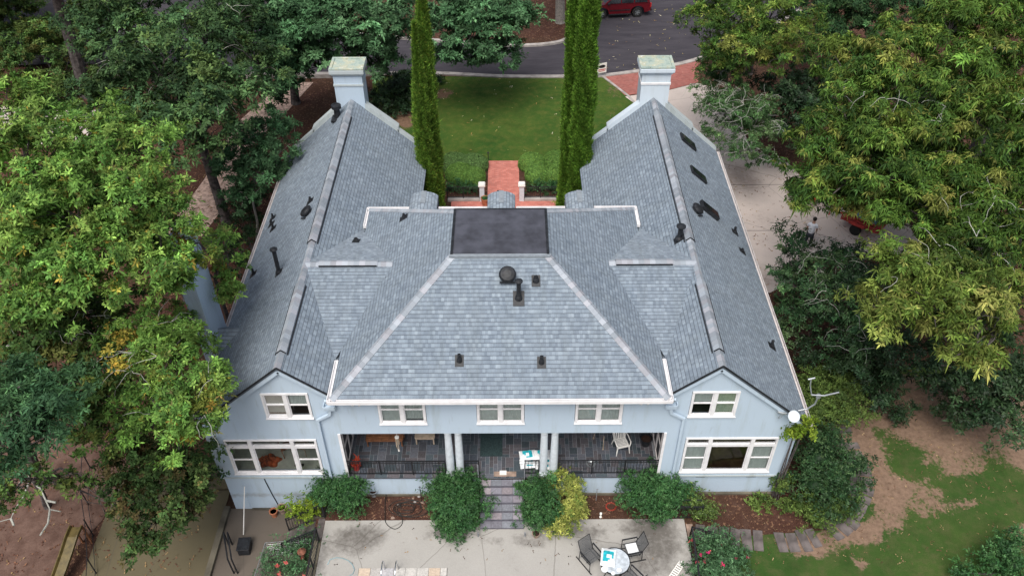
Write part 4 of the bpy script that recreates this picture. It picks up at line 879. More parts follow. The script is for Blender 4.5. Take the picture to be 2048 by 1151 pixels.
# far trees above the top edge
far=[]
for i,(x,y,h_) in enumerate([(-36,52,9),(-26,54,10),(-17,50,10),(-8,52,9),(20,53,9),(30,54,10),(40,50,9),(-44,44,9),(48,42,9),(-38,38,8)]):
    if i==0:
        far0=tree('forest_tree','dark forest tree beyond the top edge, behind the tall leaning trunk',[(x,y,h_,3.6,3.6,3.),(x+1.5,y-1.5,h_-2.5,3,3,2.4),(x-2,y-.5,h_-2,2.8,2.8,2.2)],(x,y),'oak',L=.34,W=.17,cl=1.1,dens=9,trunk=.3,group='far forest trees beyond the top edge')
    else:
        c=copy_tree(far0); c.location=(x,y,H(x,y)); c['label']='dark forest tree beyond the top edge, '+['','above the oak left of centre','straight behind the left gable chimney','behind the left pair of cypresses','across the road from the red car','beyond the road behind the right chimney','at the upper right corner','furthest left in the upper left corner','furthest right beyond the pecans','in front of the other corner trees at left'][i]; c.rotation_euler.z=random.uniform(0,6.3); sc_=random.uniform(.85,1.2); c.scale=(sc_,sc_,h_/9)
# trunk of the mulch island tree
tree('island_tree','grey barked tree rising out of the mulch island beside the road',[lobe(1100,-170,9.5,90),lobe(1180,-190,9.5,80)],tuple(G(1120,48,F)[:2]),'mag',L=.22,W=.1,cl=1.,dens=10,trunk=.36,bark='bark_light',group='far trees along the top edge')
# ---- right side ----
GR='trees right of the house'
tree('oak_tree','olive green oak hanging over the road at the top right of the chimney',[lobe(1410,20,8.5,42),lobe(1470,45,8.4,62),lobe(1540,30,8.6,62),lobe(1480,95,7.6,62),lobe(1420,85,7.2,30),lobe(1560,110,7.4,52),lobe(1450,125,6.6,40),lobe(1600,60,8,45)],(16.6,33.5),'pecan',L=.17,W=.055,k=7,cl=.65,dens=20,trunk=.25,group=GR,tv=.22,fill=.35)
tree('oak_tree','huge olive pecan filling the upper right with drooping leaf sprays',[lobe(1720,110,12.4,55),lobe(1690,150,12,62),lobe(1780,150,12.4,80),lobe(1800,80,12.6,55),lobe(1700,240,11.4,80),lobe(1780,260,11.6,95),lobe(1650,300,10.6,62),lobe(1610,345,9.8,45),lobe(1605,385,9.,22),lobe(1690,360,10,75),lobe(1780,350,10.6,85),lobe(1850,300,11,80),lobe(1625,385,9.,26),lobe(1690,400,8.6,34),lobe(1760,410,9,40)],(19.3,19.5),'pecan',L=.2,W=.052,k=8,cl=.62,dens=21,trunk=.34,group=GR,droop=.75,tv=.2,twigs=9,fill=.4,up=.2)
tree('oak_tree','tall olive pecan at the upper right edge with sunlit tips',[lobe(1900,60,13,80),lobe(1980,30,13.4,85),lobe(1930,150,12.8,85),lobe(2030,130,13,85),lobe(1980,240,12.2,95),lobe(1900,230,12,60),lobe(2040,290,11.6,80)],(24.5,18.),'pecan',L=.2,W=.052,k=8,cl=.65,dens=20,trunk=.34,group=GR,droop=.75,tv=.2,twigs=6,fill=.4,up=.2)
tree('oak_tree','olive pecan crown at the right edge above the deep gap in the foliage',[lobe(1920,380,10.6,85),lobe(2010,400,10.8,85),lobe(1850,430,9.8,62),lobe(1960,480,10,70),lobe(1790,440,9.,40),lobe(2040,500,9.6,50),lobe(1880,500,9,50)],(22.6,12.2),'pecan',L=.19,W=.05,k=8,cl=.62,dens=21,trunk=.3,group=GR,droop=.75,tv=.22,twigs=14,fill=.4,up=.2)
tree('oak_tree','bright yellow green pecan boughs on the lower right of the canopy',[lobe(1850,540,9.6,62),lobe(1790,560,9,58),lobe(1920,560,9.6,70),lobe(1760,620,8.4,45),lobe(1850,610,9,70),lobe(1950,630,9,62),lobe(2010,580,9,50),lobe(1900,680,8.,42),lobe(1950,710,7.6,32),lobe(1990,660,8,36)],(21.5,8.6),'pecanlt',L=.2,W=.055,k=8,cl=.6,dens=21,trunk=.28,group=GR,droop=.6,tv=.18,twigs=8,fill=.4,up=.25)
tree('holly_tree','dark holly with bleached bare twigs beside the concrete drive',[lobe(1600,520,4.2,30),lobe(1582,475,4.,20),lobe(1572,545,3.2,26),lobe(1640,530,4.8,55),lobe(1590,570,3.8,42),lobe(1690,520,4.8,46),lobe(1680,590,4.6,62),lobe(1620,630,3.6,50),lobe(1700,660,3.8,55),lobe(1570,620,2.4,30)],(15.9,9.9),'holly',L=.13,W=.055,cl=.5,dens=24,trunk=.1,group=GR,mat='leaf_glossy',twigs=50,tv=.2)
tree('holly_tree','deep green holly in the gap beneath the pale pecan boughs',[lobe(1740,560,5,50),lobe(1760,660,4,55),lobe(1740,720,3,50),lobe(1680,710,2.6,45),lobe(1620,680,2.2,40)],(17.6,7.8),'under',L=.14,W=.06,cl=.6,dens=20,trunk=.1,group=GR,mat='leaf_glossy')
tree('twiggy_tree','grey green tree full of bare whitish twigs between the right wing and the drive',[lobe(1430,145,5,32),lobe(1455,160,5,44),lobe(1420,200,4.6,34),lobe(1470,220,4.8,50),lobe(1440,260,4,34),lobe(1510,250,4.8,46),lobe(1520,310,4,30),lobe(1480,300,3.8,26),lobe(1530,220,4.6,30)],(14.9,24.6),'twig',L=.11,W=.05,cl=.45,dens=34,trunk=.1,bark='bark_light',group=GR,twigs=90)
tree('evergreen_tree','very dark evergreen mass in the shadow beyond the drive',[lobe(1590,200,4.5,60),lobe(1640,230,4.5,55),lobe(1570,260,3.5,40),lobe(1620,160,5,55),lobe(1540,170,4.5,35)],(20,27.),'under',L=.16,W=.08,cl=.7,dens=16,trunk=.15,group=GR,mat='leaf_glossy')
tree('evergreen_tree','dark evergreen behind the pecans along the top edge',[lobe(1640,30,6,62),lobe(1700,30,6,60),lobe(1660,95,5.5,50),lobe(1760,20,6.5,60),lobe(1830,10,6.5,55),lobe(1590,-10,6,50)],(22.5,34),'holly',L=.18,W=.08,cl=.75,dens=15,trunk=.2,group=GR)
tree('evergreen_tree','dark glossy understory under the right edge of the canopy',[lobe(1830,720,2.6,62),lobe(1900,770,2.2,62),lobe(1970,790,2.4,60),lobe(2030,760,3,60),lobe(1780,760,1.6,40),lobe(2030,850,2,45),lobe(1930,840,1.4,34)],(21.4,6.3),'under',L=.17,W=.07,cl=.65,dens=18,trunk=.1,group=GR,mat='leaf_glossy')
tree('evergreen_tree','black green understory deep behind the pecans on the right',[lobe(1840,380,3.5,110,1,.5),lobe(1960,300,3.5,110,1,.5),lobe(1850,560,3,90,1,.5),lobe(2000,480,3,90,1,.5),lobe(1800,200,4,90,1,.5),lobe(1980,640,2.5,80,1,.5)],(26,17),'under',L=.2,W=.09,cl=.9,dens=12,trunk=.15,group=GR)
# ---- shrubs ----
def shrub(name,label,lobes,base,pal,L=.07,W=.036,cl=.26,dens=95,mat='leaf_glossy',**kw):
    bz=H(*base); loc=(base[0],base[1],bz); t=thing(name,label,kw.get('cat','shrub'),loc,group=kw.get('group'))
    P,N_,CC,ID=clump_pts(lobes,cl,dens,kw.get('top',.3),.3,.85)
    # inner foliage volume
    for l in lobes:
        n=int(l[3]*l[4]*dens*7); q=rng.normal(0,1,(n,3)); q/=np.linalg.norm(q,axis=1,keepdims=True); rr=rng.uniform(.38,1.0,(n,1))*(1+.1*np.sin(q[:,:1]*6+l[0]*5)*np.cos(q[:,1:2]*5+l[1]*3))
        P=np.concatenate([P,np.array(l[:3])+q*np.array(l[3:6])*rr]); N_=np.concatenate([N_,q+np.array([0,0,.3])]); ID=np.concatenate([ID,rng.integers(0,len(CC),n)])
    if kw.get('shell'):
        l=lobes[0]; n=5200; q=rng.normal(0,1,(n,3)); q/=np.linalg.norm(q,axis=1,keepdims=True); P=np.array(l[:3])+q*np.array(l[3:6])*rng.uniform(.9,1.02,(n,1))*(1+.03*np.sin(q[:,:1]*9)*np.sin(q[:,1:2]*8)); N_=q+np.array([0,0,.25]); ID=rng.integers(0,len(CC),n)
    k_=P[:,2]>bz+.03; P,N_,ID=P[k_],N_[k_],ID[k_]
    cc=pick(pal,len(CC)); col=(pick(pal,len(P))*.55+cc[ID]*.45)*np.exp(rng.normal(0,.12,len(CC)))[ID][:,None]*np.exp(rng.normal(0,.2,(len(P),1)))
    # closed leafy core so that nothing shows through
    cv=[];cf=[];
    for l in lobes:
        nu,nv=10,7; b=len(cv)
        for j in range(nv):
            ph=math.pi*j/(nv-1)
            for i in range(nu): th=2*math.pi*i/nu; cv.append((l[0]+l[3]*.36*math.sin(ph)*math.cos(th),l[1]+l[4]*.36*math.sin(ph)*math.sin(th),max(bz,l[2]+l[5]*.36*math.cos(ph))))
        for j in range(nv-1):
            for i in range(nu): cf.append((b+j*nu+i,b+j*nu+(i+1)%nu,b+(j+1)*nu+(i+1)%nu,b+(j+1)*nu+i))
    core=(np.array(cv),np.array(cf),np.array(PAL[pal][0][1])*.8) if kw.get('core',1) else None
    leaf_mesh('foliage',P,N_,col,kw.get('k',5),L,W,kw.get('droop',.1),1.,mat,t,loc,kw.get('up',.5),core=core)
    m=MB()
    for _ in range(4): c=lobes[random.randrange(len(lobes))]; m.tube([(base[0]+random.uniform(-.08,.08),base[1]+random.uniform(-.08,.08),bz-.1),(c[0],c[1],c[2])],[.035,.015],5)
    m.build('stem','bark',t,loc); return t
SG='clipped shrubs under the porch'
def sb(u,v,z,r,rz=.8,ryr=.9): return lobe(u,v,z,r,ryr,rz)
shrub('evergreen_shrub','dark green spreading shrub below the left end of the porch',[sb(665,965,.95,42),sb(695,985,.9,42),sb(650,985,.8,30),sb(700,945,.9,18),sb(720,965,.9,18),sb(690,1010,.5,28)],(-6.3,-.75),'shrub',group=SG)
shrub('evergreen_shrub','rounded dark green shrub on the left of the garden steps',[sb(910,985,1.05,52),sb(900,1020,.8,48),sb(935,1020,.8,44),sb(910,955,1.1,30),sb(880,980,.9,34),sb(940,975,.9,30),sb(915,1045,.45,44)],(-1.9,-.85),'shrub',group=SG)
shrub('evergreen_shrub','dark green shrub hugging the right of the steps next to the golden one',[sb(1075,965,.95,34),sb(1080,1000,.9,42),sb(1070,1030,.6,34),sb(1095,1030,.6,30)],(1.35,-.8),'shrub',group=SG)
shrub('golden_shrub','bright yellow leaved shrub leaning over the patio edge right of the steps',[sb(1115,950,1.15,22),sb(1138,975,1.1,26),sb(1155,1000,1.,22),sb(1140,1020,.8,26),sb(1125,1045,.55,26),sb(1105,1055,.35,16),sb(1160,1025,.7,14)],(2.4,-.75),'gold',L=.1,W=.04,dens=60,cl=.2,k=6,up=.6,mat='leaf')
shrub('evergreen_shrub','widest dark green shrub below the right end of the porch',[sb(1275,975,1.,42),sb(1320,975,1.,44),sb(1300,1005,.8,50),sb(1340,1000,.7,36),sb(1262,955,.9,18),sb(1365,980,.7,26),sb(1310,950,1.05,30)],(5.9,-.75),'shrub',group=SG)
shrub('azalea_shrub','low yellow green shrub by the black gate right of the patio',[sb(1395,1000,.6,28),sb(1420,1020,.45,26),sb(1400,1025,.4,24)],(7.6,-.9),'olive',L=.07,W=.04,dens=50)
shrub('azalea_shrub','yellow green shrub between the clay pots and the left steps',[sb(595,1015,.1,26),sb(620,1015,.3,24),sb(635,1005,.4,18)],(-7.9,-.4),'lime',L=.09,W=.05,dens=40,mat='leaf')
shrub('ivy_vine','ivy climbing the lower right corner of the right gable',[sb(1552,962,.75,12,1.2,.4),sb(1560,975,.5,14,1.2,.4),sb(1540,1003,.15,12,.6,.6),sb(1510,1003,.1,12,.5,.6),sb(1575,1010,.15,16,.6,.6),(10.66,-.08,1.0,.15,.1,.5)],(10.6,-.25),'olive',L=.09,W=.06,dens=60,core=0,mat='leaf')
shrub('ivy_vine','bright green vine hanging from the right eave corner below the dish',[(10.5,-.22,4.2,.3,.2,.35),(10.75,-.15,4.3,.22,.2,.2),(10.45,-.15,3.95,.18,.1,.25)],(10.5,-.2),'lime',L=.1,W=.06,dens=60,core=0,mat='leaf')
# right hedges
shrub('hedge_shrub','large olive hedge beside the right wall, the upper one of three',[sb(1630,770,1.4,55),sb(1680,770,1.5,52),sb(1640,820,1.4,50),sb(1700,820,1.4,46),sb(1680,740,1.4,40),sb(1615,800,1.2,30)],(13.6,4.9),'olive',L=.1,W=.05,cl=.42,dens=38,mat='leaf')
shrub('hedge_shrub','big rounded dark green bush at the right gable corner above the path',[sb(1640,915,1.4,62),sb(1690,940,1.2,52),sb(1630,970,1.1,55),sb(1680,990,.9,46),sb(1650,880,1.3,45),sb(1725,925,1.1,26)],(12.6,.6),'holly',L=.09,W=.05,cl=.4,dens=42)
shrub('hedge_shrub','olive fringe bush at the foot of the rounded green bush',[sb(1640,1025,.5,46),sb(1690,1015,.5,36),sb(1600,1010,.5,26)],(12.4,-.7),'olive',L=.09,W=.045,cl=.35,dens=42,mat='leaf')
shrub('dark_shrub','dark leafy mound under the canopy right of the olive hedge',[sb(1760,800,.9,38),sb(1740,760,1.2,40),sb(1800,830,.6,30),sb(1720,720,1.6,40)],(15.9,5.9),'under',L=.12,W=.06,cl=.45,dens=28)
shrub('corner_shrub','glossy bush with pale seed pods at the lower right corner',[sb(2020,1090,.9,36),sb(1990,1125,.8,34),sb(2030,1130,.8,40),sb(1930,1145,.5,26)],(17.9,-3.4),'shrub',L=.1,W=.05,cl=.3,dens=36)
# flower bushes
def flowers(t,lobes,n,col,r=.05,loc=None):
    pts=[];nr=[]
    for _ in range(n):
        l=random.choice(lobes); q=np.array([random.gauss(0,1),random.gauss(0,1),abs(random.gauss(0,1))+.3]); q/=np.linalg.norm(q); p=np.array(l[:3])+q*np.array(l[3:6])*1.02
        for _k in range(7): pts.append(p+rng.normal(0,r*.5,3)); nr.append(q)
    c=np.array(col)[rng.integers(0,len(col),len(pts))]; leaf_mesh('blossom',np.array(pts),np.array(nr),c,5,r,r*.8,0,1.,'leaf',t,tuple(loc))
L1=[sb(1410,1095,.4,34),sb(1440,1085,.4,38),sb(1465,1110,.3,36),sb(1430,1135,.4,44),sb(1395,1140,.4,30),sb(1475,1145,.3,30)]
tt=shrub('rose_bush','pink flowering rose bush at the right edge of the patio',L1,(8.2,-3.),'mag',L=.08,W=.04,cl=.25,dens=40,core=1); flowers(tt,L1,11,[(.6,.03,.14),(.62,.1,.12),(.6,.04,.2)],.05,(8.2,-3.,H(8.2,-3.)))
L2=[sb(575,1115,-.4,42),sb(610,1100,-.2,30),sb(620,1070,0,16),sb(600,1140,-.3,36),sb(545,1140,-.5,30)]
tt=shrub('rose_bush','leggy green rose bush inside the wire fence left of the patio',L2,(-7.7,-2.4),'mag',L=.09,W=.04,cl=.28,dens=26,core=0); flowers(tt,L2,6,[(.55,.1,.1),(.6,.2,.16)],.05,(-7.7,-2.4,H(-7.7,-2.4)))
# clipped mounds by the front walk
for i,(x,y,r,lb,pl) in enumerate([(-2.9,22.2,1.0,'far left clipped box mound beside the brick walk','boxblue'),(-1.78,22.1,.92,'clipped box mound touching the left edge of the brick walk','boxblue'),(-2.5,21.1,.9,'near left clipped box mound behind the iron fence','box'),(-1.7,20.8,.7,'small clipped box mound behind the left pillar','box'),
    (1.62,22.2,.85,'clipped box mound touching the right edge of the brick walk','box'),(3.1,22.4,.9,'far right clipped box mound near the cypress','box'),(1.9,21.0,.75,'small clipped box mound behind the right pillar','box'),(3.,21.1,.9,'near right clipped box mound behind the iron fence','box')]):
    shrub('box_mound',lb,[(x,y,F+.3,r*.95,r*.8,.62)],(x,y),pl,L=.045,W=.03,cl=.3,dens=30,mat='leaf',up=.2,shell=1,group='clipped box mounds by the front walk')
for s,lb in ((-1,'left'),(1,'right')):
    L3=[(s*2.2-.1,19.9,F+.2,.5,.4,.4),(s*2.9-.1,19.9,F+.2,.5,.4,.45),(s*1.6-.1,19.85,F+.15,.3,.35,.35)]
    shrub('low_hedge','loose dark hedge right behind the '+lb+' front iron fence',L3,(s*2.3,19.9),'shrub',L=.1,W=.05,cl=.3,dens=34)
shrub('lime_shrub','small lime green shrub at the foot of the right cypress',[(3.25,18.1,F+.5,.45,.45,.5),(3.5,17.6,F+.3,.4,.4,.4)],(3.3,18.),'lime',L=.1,W=.05,cl=.25,dens=40,mat='leaf')
# italian cypresses
def cypress(x,y,h_,r,label,pal,tip=True):
    bz=H(x,y); t=thing('cypress_tree',label,'tree',(x,y,bz),group='tall italian cypresses in front of the house')
    n=int(h_*r*3200); z=rng.random(n)*h_; f=np.minimum(1,np.minimum((z+.4)/1.2,((h_-z)/h_)*(3.0 if tip else 5)+.03))*(1.06-.36*z/h_); a=rng.uniform(0,2*np.pi,n)
    lump=1+.15*np.sin(a*3+z*1.3+x)+.10*np.sin(a*7-z*2.1+y)+.09*np.sin(a*2+z*3.3+x*7)+.05*np.sin(z*9+a*4)
    rr=r*f*lump*rng.uniform(.78,1.04,n); P=np.stack([x+rr*np.cos(a),y+rr*np.sin(a),bz+.1+z],1); N_=np.stack([np.cos(a)*.55,np.sin(a)*.55,np.full(n,1.)],1)
    col=pick(pal,n)*np.exp(.22*np.sin(a*5+z*3)+.14*np.sin(z*1.1+a*2))[:,None]
    nu,nv=14,40; cv=[];cf=[]
    for j in range(nv+1):
        zz=h_*j/nv; ff=min(1,(zz+.4)/1.2,((h_-zz)/h_)*(3.0 if tip else 5)+.02)*(1.06-.36*zz/h_)
        for i in range(nu): th=2*math.pi*i/nu; cv.append((x+r*.74*ff*math.cos(th),y+r*.74*ff*math.sin(th),bz+zz+.05))
    for j in range(nv):
        for i in range(nu): cf.append((j*nu+i,j*nu+(i+1)%nu,(j+1)*nu+(i+1)%nu,(j+1)*nu+i))
    leaf_mesh('crown',P,N_,col,3,.125,.036,0,.5,'leaf',t,(x,y,bz),1.0,.2,core=(np.array(cv),np.array(cf),np.array(PAL[pal][0][1])*.7),cvar=.25)
    m=MB(); m.tube([(x,y,bz-.2),(x,y,bz+.8),(x,y,bz+h_*.7)],[.14,.11,.04],8); m.build('trunk','bark',t,(x,y,bz))
cypress(-3.86,16.5,11.3,.4,'pointed olive green cypress, the nearer of the left pair','cyp')
cypress(-3.5,17.0,13.4,.37,'taller olive green cypress behind the pointed one on the left','cyp',False)
cypress(3.27,17.3,14.6,.33,'darker cypress, the left one of the right pair','cypg',False)
cypress(3.86,16.5,15.2,.53,'brighter broad cypress, the right one of the right pair','cypg',False)
# ================= OBJECTS =================
def Gv(u,v,z): return Vector(G(u,v,z))
# ---- red SUV ----
rw,fw_=Vector((10.03,42.76)),Vector((7.3,42.44)); hd=(rw-fw_); ang=math.atan2(hd.y,hd.x); nrm=Vector((-hd.y,hd.x)).normalized(); ctr=(rw+fw_)/2+nrm*.78
car=thing('parked_car','dark red four door off roader parked on the road at the top edge','car',(ctr.x,ctr.y,F+.03),ang)
def loft(secs):
    m=MB(); n=len(secs[0]); vs=[p for s_ in secs for p in s_]; fs=[]
    for i in range(len(secs)-1):
        for k in range(n): fs.append((i*n+k,i*n+(k+1)%n,(i+1)*n+(k+1)%n,(i+1)*n+k))
    fs+=[tuple(range(n-1,-1,-1)),tuple(range((len(secs)-1)*n,len(secs)*n))]; return m.add(vs,fs)
pr=[(-2.35,.45),(-2.38,.75),(-2.25,.98),(-1.35,1.08),(-1.15,1.12),(2.28,1.12),(2.38,.95),(2.4,.5),(1.95,.36),(1.86,.66),(1.64,.84),(1.38,.9),(1.12,.84),(.9,.66),(.82,.34),(-.82,.34),(-.9,.66),(-1.12,.84),(-1.38,.9),(-1.64,.84),(-1.86,.66),(-1.95,.38)]
pr=[(x-.0,z) for x,z in pr]
secs=[]
for y,sx,dz in ((-.86,.985,-.01),(-.9,1.,0.0),(.9,1.,0.),(.86,.985,-.01)): secs.append([(x*sx,y,z+dz) for x,z in pr])
loft(secs).build('body','car_red',car)
gh=[(-1.2,1.1),(-.55,1.62),(-.3,1.68),(2.0,1.68),(2.2,1.6),(2.3,1.1)]
loft([[(x,y,z) if z<1.2 else (x*.97+.02,y*.84,z) for x,z in gh] for y in (-.85,-.8,.8,.85)]).build('cabin','car_red',car)
for s in (-1,1):
    for i,(x0,x1,x0t,x1t) in enumerate(((-.95,.05,-.48,.05),(.13,1.05,.13,1.02),(1.15,2.12,1.12,1.98))):
        m=MB(); m.add([(x0,s*.872,1.14),(x1,s*.872,1.14),(x1t,s*.735,1.58),(x0t,s*.735,1.58),(x0,s*.84,1.14),(x1,s*.84,1.14),(x1t,s*.7,1.58),(x0t,s*.7,1.58)],[(0,1,2,3),(4,7,6,5),(0,4,5,1),(2,6,7,3),(1,5,6,2),(0,3,7,4)]); m.build('side_window','car_glass',car)
    m=MB(); m.box(-.85,.85,min(s*.9,s*1.02),max(s*.9,s*1.02),.3,.36); m.build('running_board','black_plastic',car)
    m=MB(); m.box(-2.3,2.35,min(s*.9,s*.915),max(s*.9,s*.915),.62,.68) if 0 else m.box(-.8,.8,min(s*.9,s*.915),max(s*.9,s*.915),.6,.66); m.build('side_trim','black_plastic',car)
    m=MB(); m.box(-.98,-.8,min(s*.9,s*1.06),max(s*.9,s*1.06),1.12,1.26); m.build('mirror','black_plastic',car,bevel=.02)
    for x in (-1.38,1.38):
        wh=thing('wheel',None,None,(x,s*.8,.36)); wh.parent=car
        m=MB(); m.lathe((0,-.11,0),[(.22,0),(.35,0),(.37,.04),(.37,.18),(.35,.22),(.22,.22)],24,axis=(0,1,0)); m.build('tyre','tyre',wh)
        m=MB(); m.lathe((0,s*.09 if s<0 else .09,0),[(.225,-.02),(.225,.02),(.2,.02)],20,axis=(0,1,0))
        for k in range(5): a=k*2*math.pi/5; m.beam((0,s*.105,0),(.2*math.cos(a),s*.105,.2*math.sin(a)),.05,.02,(0,1,0))
        m.lathe((0,s*.1,0),[(.05,-.02),(.05,.02)],10,axis=(0,1,0)); m.build('rim','galvanised',wh)
m=MB(); m.add([(-1.16,-.75,1.13),(-1.16,.75,1.13),(-.56,.62,1.6),(-.56,-.62,1.6),(-1.12,-.7,1.1),(-1.12,.7,1.1),(-.5,.6,1.58),(-.5,-.6,1.58)],[(0,1,2,3),(4,7,6,5),(0,3,7,4),(1,5,6,2),(2,6,7,3),(0,4,5,1)]); m.build('windscreen','car_glass',car)
m=MB(); m.add([(2.315,-.7,1.16),(2.315,.7,1.16),(2.22,.6,1.56),(2.22,-.6,1.56),(2.28,-.7,1.16),(2.28,.7,1.16),(2.18,.6,1.56),(2.18,-.6,1.56)],[(0,1,2,3),(4,7,6,5),(0,3,7,4),(1,5,6,2),(2,6,7,3),(0,4,5,1)]); m.build('rear_window','car_glass',car)
m=MB(); m.box(2.36,2.5,-.88,.88,.42,.6); m.build('rear_bumper','black_plastic',car,bevel=.03); m=MB(); m.box(-2.5,-2.34,-.88,.88,.42,.62); m.build('front_bumper','black_plastic',car,bevel=.03)
for s in (-1,1):
    m=MB(); m.box(2.33,2.42,min(s*.72,s*.88),max(s*.72,s*.88),.72,1.02); m.build('tail_light','light_red',car); m=MB(); m.box(-2.4,-2.3,min(s*.55,s*.85),max(s*.55,s*.85),.74,.92); m.build('headlight','light_white',car)
for s in (-1,1):
    m=MB(); m.tube([(-.3,s*.6,1.7),(-.2,s*.6,1.75),(1.9,s*.6,1.75),(2.0,s*.6,1.69)],.02,6); m.build('roof_rail','black_plastic',car)
# ---- yard sign ----
sg=thing('yard_sign','small white sign with black oval and red lines at the corner of the brick apron','sign',(6.55,33.1,F),.35)
m=MB(); 
for x in (-.3,.3): m.tube([(x,0,0),(x,0,1.1)],.012,6)
m.build('sign_frame','galvanised',sg)
m=MB(); m.box(-.34,.34,-.012,.012,.35,1.05); m.build('sign_panel','white_plastic',sg)
m=MB(); m.lathe((0,-.014,.82),[(.2,0),(.2,-.004)],16,axis=(0,1,0)); m.v=[(x*1.25,y,.82+(z-.82)*.55) for x,y,z in m.v]; m.build('sign_logo','black_metal',sg)
m=MB(); m.box(-.27,.27,-.017,-.012,.56,.62); m.box(-.22,.22,-.017,-.012,.46,.50); m.build('sign_lines','light_red',sg)
# ---- front court: pillars, fences, pot, mat, stake ----
for s,x in ((-1,-1.2),(1,.98)):
    p=thing('gate_pillar',('left' if s<0 else 'right')+' pale blue grey gate pillar with square cap beside the brick walk','pillar',(x,18.95,F),group='gate pillars of the front walk')
    m=MB(); m.box(-.13,.13,-.13,.13,0,1.02)
    m.build('pillar_shaft','column_white',p); m=MB(); m.box(-.19,.19,-.19,.19,1.02,1.1); m.box(-.165,.165,-.165,.165,1.1,1.16); m.build('pillar_cap','white_plastic',p,bevel=.012)
    a,b=((-3.1,19.0,F),(x-.15,19.0,F)) if s<0 else ((x+.15,19.0,F),(2.9,19.0,F))
    f=thing('iron_fence','low black iron fence running '+('left' if s<0 else 'right')+' from the gate pillar','fence',a)
    railing('fence_panel',Vector(a)+Vector((0,0,.14)),Vector(b)+Vector((0,0,.14)),h=.72,gap=.11,parent=f,off=a)
    m=MB(); m.box(a[0],b[0],18.85,19.15,F,F+.14); m.build('fence_curb','kerb',f,a)
pt=thing('flower_pot','terracotta pot with a leafy rim against the left gate pillar','pot',(-1.02,18.45,F+.04))
m=MB(); m.lathe((0,0,0),[(.14,0),(.2,.3),(.24,.42),(.25,.5),(.21,.5),(.19,.42)],18); m.build('pot','terracotta',pt)
m=MB(); m.lathe((0,0,.43),[(.2,0),(.19,.01)],14); m.build('soil','soil',pt)
leaf_mesh('leaves',np.array([[-1.02,18.45,F+.5]])+rng.normal(0,.08,(40,3)),np.tile([[0,0,1.]],(40,1)),pick('shrub',40),5,.1,.04,.2,1.,'leaf',pt,(-1.02,18.45,F+.04))
m=MB(); m.box(-.4,-.05,19.5,19.85,F+.04,F+.06); tag(m.build('door_mat','black_plastic',bevel=.004),'small dark square mat on the red brick walk','mat')
m=MB(); m.tube([(-.93,22.78,F),(-.93,22.78,F+.62)],.02,6); m.lathe((-.93,22.78,F+.6),[(.04,0),(.07,.05),(.02,.12)],10); tag(m.build('path_light','black_metal'),'thin black path light at the far left corner of the brick walk','garden light')
# ---- porch things ----
def bench(name,label,cat,x0,x1,y0,y1,z,h,mat,back=True):
    t=thing(name,label,cat,((x0+x1)/2,(y0+y1)/2,z)); l=(( x0+x1)/2,(y0+y1)/2,z)
    for i in range(4):
        m=MB(); d=(y1-y0)/4; m.box(x0,x1,y0+i*d+.01,y0+(i+1)*d-.01,z+h-.03,z+h); m.build('seat_slat',mat,t,l)
    for x in (x0+.03,x1-.08):
        for y in (y0+.02,y1-.07):
            m=MB(); m.box(x,x+.05,y,y+.05,z,z+h-.03); m.build('leg',mat,t,l)
    m=MB(); m.box(x0+.02,x1-.02,y0+.005,y0+.035,z+h-.1,z+h-.032); m.build('apron',mat,t,l)
    if back:
        for k in range(3): m=MB(); m.box(x0,x1,y1-.02,y1+.01,z+h+.1+k*.12,z+h+.18+k*.12); m.build('back_slat',mat,t,l)
        for x in (x0,x1-.05): m=MB(); m.box(x,x+.05,y1+.01,y1+.05,z,z+h+.5); m.build('back_post',mat,t,l)
    return t
bench('wooden_bench','brown wooden bench against the wall at the left end of the porch','bench',-5.3,-3.85,1.42,1.85,ZF,.42,'wood')
bench('side_table','low cream table beside the wooden bench on the porch','table',-3.4,-2.62,1.52,1.95,ZF,.42,'wood_pale',False)
wc=thing('wind_chime','pale yellow wind chime hanging over the left half of the porch','wind chime',(-3.86,.5,3.1))
m=MB(); m.tube([(0,0,.7),(0,0,-.15)],.006,5); m.lathe((0,0,-.15),[(.075,0),(.085,.02),(.075,.04)],14); m.build('hanger','white_plastic',wc)
for k in range(6): a=k*math.pi/3; m=MB(); m.tube([(.06*math.cos(a),.06*math.sin(a),-.17),(.06*math.cos(a),.06*math.sin(a),-.55-.05*k)],.012,6); m.build('chime_tube','wood_pale',wc)
m=MB(); m.tube([(0,0,-.15),(0,0,-.85)],.004,4); m.box(-.03,.03,-.005,.005,-.98,-.85); m.build('wind_sail','white_plastic',wc)
m=MB(); m.box(-.85,.02,.95,2.1,ZF+.002,ZF+.016); tag(m.build('porch_rug','rug'),'dark green rug on the porch floor at the top of the steps','rug')
